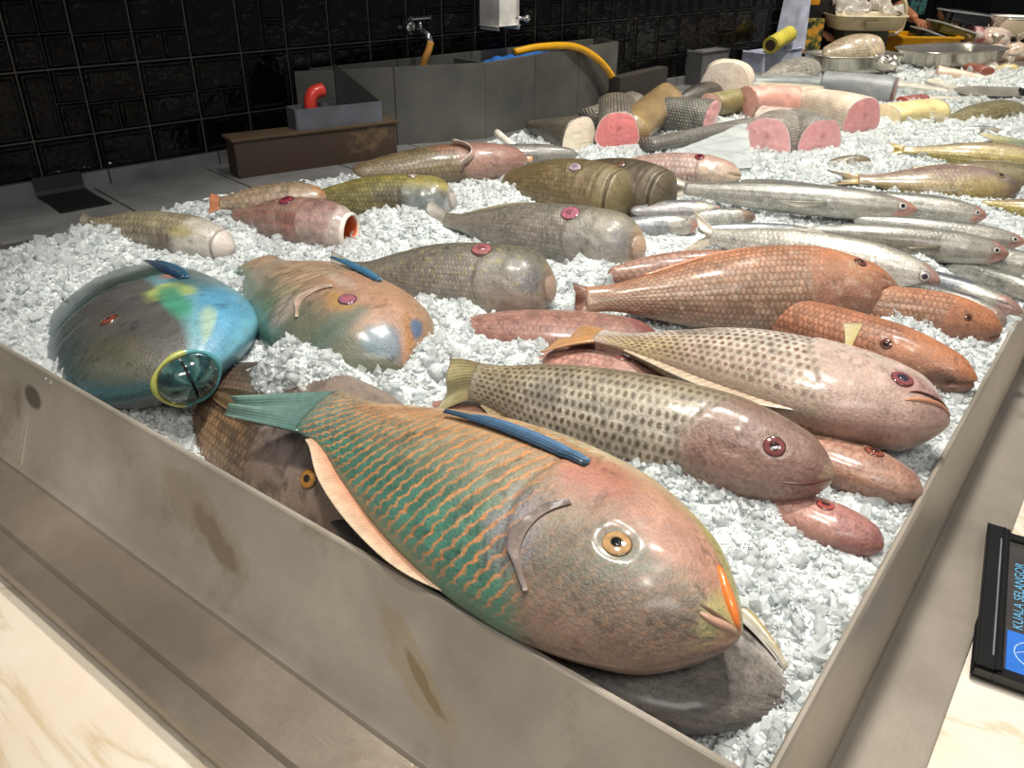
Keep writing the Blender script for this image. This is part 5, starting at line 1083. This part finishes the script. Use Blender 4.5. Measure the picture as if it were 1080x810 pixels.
o = MB().bbox(wb_, CR*.08, CF*.06, UP*.10, .02).build('bucket', plain('white_tub', (196, 190, 180), .4), auto=30); tag(o, 'white tub standing behind the pillar of the scale', 'tub')
# yellow box and wrapped dark packs
yb_ = P(968, 56, .02); pxy = depth(yb_)/FOC; yo = empty('crate', yb_); tag(yo, 'yellow plastic box under the dark green packs', 'box')
hh = zat(yb_, 37)-yb_[2]; M_YEL = plain('yellow_plastic', (236, 174, 16), .35, coat=.2, var=.05)
mb = MB(); w2_, d2_ = 29*pxy, .13
for s_ in (1, -1): mb.box(yb_+CF*s_*d2_+UP*hh/2, CR*w2_, CF*.004, UP*hh/2); mb.box(yb_+CR*s_*w2_+UP*hh/2, CR*.004, CF*d2_, UP*hh/2)
mb.box(yb_+UP*.004, CR*w2_, CF*d2_, UP*.004); mb.build('box_shell', M_YEL, yo)
mb = MB()
for s_ in (1, -1): mb.bbox(yb_+CF*s_*(d2_+.006)+UP*hh, CR*(w2_+.012), CF*.01, UP*.006, .003); mb.bbox(yb_+CR*s_*(w2_+.006)+UP*hh, CR*.01, CF*(d2_+.01), UP*.006, .003)
mb.build('rim', M_YEL, yo)
M_PK1 = plain('dark_green_pack', (52, 56, 44), .18, coat=.6); M_PK2 = plain('olive_pack', (98, 88, 24), .2, coat=.6); M_PK3 = plain('black_pack', (30, 30, 34), .15, coat=.7)
for px_, py_, hw, ht_, ang, m_, lb in ((984, 41, 22, .03, .30, M_PK1, 'dark green wrapped pack tilted on the rim of the yellow box'), (998, 32, 20, .03, .26, M_PK2, 'olive yellow wrapped pack between the dark packs'), (1008, 18, 20, .035, .10, M_PK3, 'black shiny wrapped pack on top of the pile')):
    c = np.array([*yb_[:2], 0]); c = yb_+CR*(px_-968)*pxy+CF*.02; c[2] = zat(c, py_); a_ = CR*math.cos(ang)-UP*math.sin(ang); u_ = UP*math.cos(ang)+CR*math.sin(ang)
    po = empty('wrapped_pack', c); tag(po, lb, 'pack')
    MB().bbox(c, a_*hw*pxy, CF*.10, u_*ht_, .018).build('pack_body', m_, po, auto=40)
    MB().tube([c+a_*hw*pxy*t+CF*.1*s_+u_*ht_*.7 for t, s_ in ((-1, -1), (1, -1), (1, 1), (-1, 1), (-1, -1))], .004, 8).build('seam', M_FILM, po, smooth=True)
# plastic bags of fish parts at the right
def lump(name, label, c, r, col, seed, cat='bag', group='knotted plastic bags at the far right', knot=True, mat=None):
    n, m = 26, 40; rt_ = empty(name, c-UP*r*.7); tag(rt_, label, cat, group); v, cl = [], []
    for i in range(n):
        ph = math.pi*i/(n-1); t_ = np.arange(m)*2*math.pi/m
        k = 1+.5*(fbm(np.cos(t_)*1.7+seed*3.1+5, np.sin(t_)*1.7+ph*2.2+9, seed, 4)-.5)+.12*np.abs(np.sin(t_*5+seed+ph*2))*math.sin(ph)
        rr = r*k*math.sin(ph); z = -r*.8*math.cos(ph)*(1+.3*(k-1))
        v.append(c+np.multiply.outer(np.cos(t_)*rr, CR)+np.multiply.outer(np.sin(t_)*rr*.8, CF)+np.multiply.outer(z, UP)); q = fbm(np.cos(t_)*3+seed, ph*3+np.sin(t_)*3, 5+seed)
        w_ = sst(.45, .62, q); cl.append(lin(col)*(1-w_[:, None])+lin((236, 226, 212))*w_[:, None])
    f = grid_faces(n, m, True)
    mesh_obj('bag_body', local(rt_, np.concatenate(v)), f, mat or M_LIP, rt_, np.concatenate(cl))
    if knot:
        vv = []
        for i, (k, h) in enumerate(((.3, .55), (.14, .8), (.10, .95), (.28, 1.15), (.45, 1.35))):
            t_ = np.arange(20)*2*math.pi/20; rr = r*k*(1+.35*np.sin(t_*3+seed+i)); vv.append(c+np.multiply.outer(np.cos(t_)*rr, CR)+np.multiply.outer(np.sin(t_)*rr*.7, CF)+np.multiply.outer(np.full(20, r*h)+.1*r*np.sin(t_*4+seed), UP))
        mesh_obj('knot', local(rt_, np.concatenate(vv)), grid_faces(5, 20, True), M_LIP, rt_, np.tile(lin((232, 222, 208)), (100, 1)))
for i, (a, b, z, r, cl, lb) in enumerate(((1012, 44, .06, 13, (226, 190, 160), 'knotted clear bag leaning against the olive pack'), (1034, 38, .1, 15, (216, 120, 140), 'bag with a bright pink top in the middle of the bag pile'), (1060, 42, .08, 16, (232, 200, 184), 'big pale bag at the right of the bag pile'), (1030, 54, .04, 12, (226, 176, 160), 'peach coloured bag below the pink topped one'), (1058, 58, .04, 14, (222, 186, 166), 'pale pink bag at the front of the bag pile'), (1082, 56, .04, 14, (226, 196, 170), 'cream bag cut by the right edge of the photo'), (1052, 72, .03, 11, (236, 226, 206), 'white bag low down beside the broad pink fillet'), (1074, 76, .03, 11, (226, 200, 120), 'yellowish bag low down at the right edge'))):
    p = P(a-12, b, z); lump('plastic_bag', lb, p, pxm(p, r), cl, i+1)
p = P(1033, 27, .10); lump('red_bundle', 'red netted bundle on top of the knotted bags', p, pxm(p, 9), (150, 40, 26), 17, 'bundle', None, False)
p = P(1098, 44, .03)+CF*.25; pan('steel_pan', 'steel bowl edge showing behind the bag pile at the right edge', p, .24, .18, .12, .3)
# people behind the counter
M_SKIN1 = plain('warm_skin', (150, 96, 66), .5, scale=8)
def skinmesh(name, verts, edges, radii, mat, parent, sub=2, root=0):
    me = bpy.data.meshes.new(name); me.from_pydata([tuple(map(float, v)) for v in local(parent, np.array(verts))], edges, []); me.materials.append(mat)
    o = bpy.data.objects.new(name, me); COL.objects.link(o); o.parent = parent
    md = o.modifiers.new('skin', 'SKIN'); md.use_smooth_shade = True
    for i, r in enumerate(radii):
        s_ = me.skin_vertices[0].data[i]; s_.radius = (r, r) if not isinstance(r, tuple) else r; s_.use_root = (i == root)
    sb_ = o.modifiers.new('sub', 'SUBSURF'); sb_.levels = sub; sb_.render_levels = sub
    return o
def person(label, base, face, shirt, trousers, hands, apron=None, hair=(24, 20, 18), sleeve=None):
    """standing figure 1.68 m tall; hands = wrist targets (left, right) in world space"""
    F = unit(face); Rt = np.cross(F, UP); rt_ = empty('person', base); tag(rt_, label, 'person')
    q = lambda r, f, z: base+Rt*r+F*f+UP*z
    V_ = [q(0, 0, .94), q(0, 0, 1.10), q(0, .01, 1.28), q(0, 0, 1.42), q(0, .02, 1.50), q(0, .04, 1.60), q(0, .03, 1.66)]
    E_ = [(0, 1), (1, 2), (2, 3), (3, 4), (4, 5), (5, 6)]; R_ = [(.14, .10), (.13, .10), (.15, .11), (.10, .08), .055, (.078, .095), (.06, .07)]
    for s_ in (-1, 1):
        i = len(V_); V_ += [q(s_*.10, 0, .86), q(s_*.11, .01, .48), q(s_*.11, -.01, .08), q(s_*.12, .12, .04)]; E_ += [(0, i), (i, i+1), (i+1, i+2), (i+2, i+3)]; R_ += [.085, .058, .04, .03]
    arms = []
    for s_, hnd in zip((-1, 1), hands):
        sh = q(s_*.18, 0, 1.40); h = np.asarray(hnd, float); d = h-sh; L_ = np.linalg.norm(d); ua, fa = .29, .27
        if L_ > ua+fa-.01: h = sh+d/L_*(ua+fa-.01); d = h-sh; L_ = np.linalg.norm(d)
        a = (ua**2-fa**2+L_**2)/(2*L_); hgt = math.sqrt(max(1e-4, ua**2-a**2)); dn = unit(d); pole = unit(Rt*s_*.6-UP-F*.4); pole = unit(pole-dn*np.dot(pole, dn)); el = sh+dn*a+pole*hgt
        i = len(V_); V_ += [sh, el, h]; E_ += [(3, i), (i, i+1), (i+1, i+2)]; R_ += [.055, .040, .028]; arms.append((sh, el, h))
    skinmesh('body', V_, E_, R_, M_SKIN1, rt_)
    for sh, el, h in arms:                                      # palm, four curled fingers and a thumb
        d = unit(h-el); sd = unit(np.cross(d, UP)); up = np.cross(sd, d)
        hv, he, hr = [h, h+d*.045, h+d*.085], [(0, 1), (1, 2)], [(.026, .016), (.034, .014), (.036, .013)]
        for k, (o_, ln) in enumerate(((-.03, .068), (-.010, .076), (.010, .072), (.029, .058))):
            i = len(hv); hv += [h+d*.085+sd*o_, h+d*(.085+ln*.5)+sd*o_*1.1-up*.006, h+d*(.085+ln*.8)+sd*o_*1.1-up*.024]; he += [(2, i), (i, i+1), (i+1, i+2)]; hr += [.0095, .009, .0075]
        i = len(hv); hv += [h+d*.035-sd*.032, h+d*.07-sd*.055-up*.008]; he += [(1, i), (i, i+1)]; hr += [.012, .009]
        skinmesh('hand', hv, he, hr, M_SKIN1, rt_, 1)
    cl = [q(0, 0, .90), q(0, 0, 1.10), q(0, .01, 1.28), q(0, 0, 1.41), q(0, .01, 1.47)]; ce = [(0, 1), (1, 2), (2, 3), (3, 4)]; cr = [(.165, .125), (.15, .115), (.17, .125), (.12, .09), .068]
    for sh, el, h in arms:
        i = len(cl); cl += [sh, sh+(el-sh)*.9, el+(h-el)*(.55 if sleeve else .05)]; ce += [(3, i), (i, i+1), (i+1, i+2)]; cr += [.068, .058, .050]
    skinmesh('shirt', cl, ce, cr, shirt, rt_)
    tv, te, tr2 = [q(0, 0, .95)], [], [(.16, .12)]
    for s_ in (-1, 1):
        i = len(tv); tv += [q(s_*.10, 0, .84), q(s_*.11, .01, .48), q(s_*.11, -.01, .10)]; te += [(0, i), (i, i+1), (i+1, i+2)]; tr2 += [.105, .075, .06]
    skinmesh('trousers', tv, te, tr2, trousers, rt_)
    if apron:
        a_, z_ = np.meshgrid(np.linspace(-1, 1, 20), np.linspace(.40, 1.34, 24), indexing='ij'); w_ = np.where(z_ > 1.1, .11+.07*(1.34-z_)/.24, .19)
        p = base+np.multiply.outer(a_*w_, Rt)+np.multiply.outer(.165-.07*a_**2+.012*np.sin(a_*9)*(1.3-z_), F)+np.multiply.outer(z_, UP); k = p.shape[0]*p.shape[1]
        v = np.concatenate([p.reshape(-1, 3), (p-F*.004).reshape(-1, 3)]); f = grid_faces(20, 24)+[g[::-1] for g in grid_faces(20, 24, off=k)]
        mesh_obj('apron', local(rt_, v), f, apron, rt_)
    hb = [q(0, .0, 1.62), q(0, -.01, 1.69), q(0, -.05, 1.62), q(0, -.05, 1.55)]; skinmesh('hair', hb, [(0, 1), (0, 2), (2, 3)], [(.086, .09), (.06, .06), .07, .045], plain('dark_hair', hair, .5), rt_)
    hc = q(0, .04, 1.585)
    for s_ in (-1, 1):
        MB().lathe(hc+Rt*s_*.03+F*.078+UP*.012, F, [(-.006, .011), (.002, .011), (.006, .006), (.007, .001)], 14).build('eye', plain('eye_white', (226, 222, 216), .2), rt_, smooth=True)
        MB().lathe(hc+Rt*s_*.088, Rt*s_, [(-.01, .02), (.004, .028), (.008, .018), (.002, .010)], 16, sx=.6).build('ear', M_SKIN1, rt_, smooth=True)
    MB().tube([hc+F*.088+UP*.012, hc+F*.108-UP*.016, hc+F*.09-UP*.022], [.008, .014, .010], 10).build('nose', M_SKIN1, rt_, smooth=True)
    MB().tube([hc+Rt*t*.024+F*(.092-.010*t*t)-UP*.045 for t in np.linspace(-1, 1, 9)], [.003, .005, .006, .0065, .0065, .0065, .006, .005, .003], 8).build('mouth', plain('lips', (140, 74, 66), .4), rt_, smooth=True)
    return rt_
def print_mat(name, a, b_, c, sc, stripe=False):
    m, nt, b = nmat(name); tc = N(nt, 'ShaderNodeTexCoord')
    if stripe:
        w = N(nt, 'ShaderNodeTexWave'); w.inputs['Scale'].default_value = sc; w.inputs['Distortion'].default_value = 1.5; L(nt, tc.outputs['Object'], w.inputs[0]); fac = w.outputs['Fac']
    else:
        fac = noise(nt, sc, 3).outputs[0]
    L(nt, ramp(nt, fac, [(.40, a), (.5, b_), (.62, c)]), b.inputs['Base Color']); b.inputs['Roughness'].default_value = .8; return m
M_BLK = plain('black_cloth', (12, 12, 14), .6)
GZ = -.90
b1 = PD(838, 40, 4.7); b1[2] = GZ
wr = PD(854, 30, 4.52)
person('person in a teal striped top and black apron at the far left', b1, -CF, print_mat('teal_stripe', (22, 42, 52), (50, 84, 92), (26, 30, 36), 14, True), print_mat('yellow_green_print', (20, 28, 26), (120, 116, 40), (206, 140, 40), 26), (PD(806, 30, 4.45), wr), M_BLK, sleeve=True)
# printed cloth bag hung at the hip and the orange patch above it
hb_ = PD(853, 42, 4.36); o = MB().bbox(hb_+UP*.02, CR*.062, CF*.02, UP*.085, .012).build('cloth_bag', print_mat('floral_print', (22, 30, 26), (110, 112, 44), (220, 150, 40), 30)); tag(o, 'yellow and green printed cloth hanging at the hip of the person in the black apron', 'cloth')
ob = PD(851, 3, 4.36); o = MB().bbox(ob+UP*.02, CR*.066, CF*.012, UP*.03, .006).build('sign', print_mat('orange_print', (150, 60, 14), (236, 150, 26), (240, 170, 40), 34)); tag(o, 'orange patch above the printed cloth at the top edge', 'sign')
b2 = PD(892, 40, 4.95); b2[2] = GZ
person('person in a black top reaching one bare forearm toward the wrapped packs', b2, unit(-CF+CR*.3), M_BLK, M_BLK, (PD(966, 21, 4.75), PD(905, 8, 4.85)), None)
tl = PD(967, 4, 5.0); o = MB().bbox(tl, CR*.05, CF*.03, UP*.06, .02).build('cloth', print_mat('teal_print', (14, 20, 22), (50, 110, 108), (30, 60, 64), 30)); tag(o, 'teal patterned cloth hanging above the bare forearm', 'cloth')
# ---------------------------------------------------------------- price card holder on the marble at the right
ph0, ph1 = P(1027, 706, -.2), P(1041, 561, -.2); ua = unit(ph1-ph0); La = np.linalg.norm(ph1-ph0); va = np.array([ua[1], -ua[0], 0.])
zc_ = -.2055
q0 = np.array([ph0[0], ph0[1], zc_]); W_ = .20
ph = empty('card_holder', q0+ua*La/2+va*W_/2); tag(ph, 'black framed card holder with blue lettering lying at the right edge of the counter', 'card holder')
M_PB = plain('black_plastic_frame', (20, 20, 20), .35)
mb = MB(); mb.bbox(q0+ua*La/2+va*.010+UP*.010, ua*La/2, va*.010, UP*.010, .003); mb.bbox(q0+ua*(La/2+.004)+va*.024+UP*.008, ua*(La/2), va*.0032, UP*.009, .002)
mb.bbox(q0+ua*.004+va*W_/2+UP*.006, ua*.006, va*W_/2, UP*.007, .002); mb.bbox(q0+ua*(La-.004)+va*W_/2+UP*.006, ua*.006, va*W_/2, UP*.007, .002); mb.bbox(q0+ua*La/2+va*(W_-.006)+UP*.006, ua*La/2, va*.008, UP*.007, .002)
mb.build('frame', M_PB, ph, auto=30)
MB().tube([q0+va*.017+ua*.02+UP*.0205, q0+va*.017+ua*(La-.03)+UP*.0205], .0012, 6).build('edge_strip', plain('grey_edge', (120, 120, 124), .4), ph)
card = MB().box(q0+ua*La/2+va*(.028+W_/2-.02)+UP*.006, ua*(La/2-.008), va*(W_/2-.020), UP*.0015).build('card', plain('dark_card', (62, 58, 56), .25, coat=.5), ph)
def text(body, origin, size, mat, u, v_, name):
    cu = bpy.data.curves.new(name, 'FONT'); cu.body = body; cu.size = size; cu.extrude = .0003; t = bpy.data.objects.new('tmp', cu); COL.objects.link(t)
    bpy.context.view_layer.update(); me = bpy.data.meshes.new_from_object(t); bpy.data.objects.remove(t, do_unlink=True)
    co = np.array([p.co for p in me.vertices]); w = origin+np.multiply.outer(co[:, 0], u)+np.multiply.outer(co[:, 1], v_)+np.multiply.outer(co[:, 2], UP); w = local(ph, w)
    for p, c in zip(me.vertices, w): p.co = c
    me.materials.clear(); me.materials.append(mat); o = bpy.data.objects.new(name, me); COL.objects.link(o); o.parent = card; return o
M_CY = plain('pale_blue_ink', (96, 160, 196), .5, var=.05)
text('KUALA SELANGOR', q0+ua*.100+va*.051+UP*.0085, .0175, M_CY, ua, -va, 'lettering')
bb_ = q0+ua*.052+va*.078+UP*.0080
st_ = MB().bbox(bb_, ua*.040, va*.044, UP*.0012, .0008).build('blue_sticker', plain('blue_sticker_ink', (48, 110, 200), .3, coat=.4, var=.08), ph)
M_WI = plain('white_ink', (170, 200, 232), .5, var=.03)
mb = MB(); cq = bb_+UP*.0016-va*.012+ua*.004
ring_ = lambda r, n=40: [cq+ua*r*math.cos(2*math.pi*i/n)+va*r*math.sin(2*math.pi*i/n) for i in range(n+1)]
mb.tube(ring_(.024), .0009, 6, caps=False); mb.tube([cq+ua*t*.022+va*.010*(1-t*t)-va*.004 for t in np.linspace(-1, 1, 14)], .0007, 6); mb.tube([cq+va*t*.022+ua*.010*(1-t*t)-ua*.004 for t in np.linspace(-1, 1, 14)], .0007, 6)
v = local(ph, np.array(mb.v)); mesh_obj('emblem', v, mb.f, M_WI, st_)
build_ice()
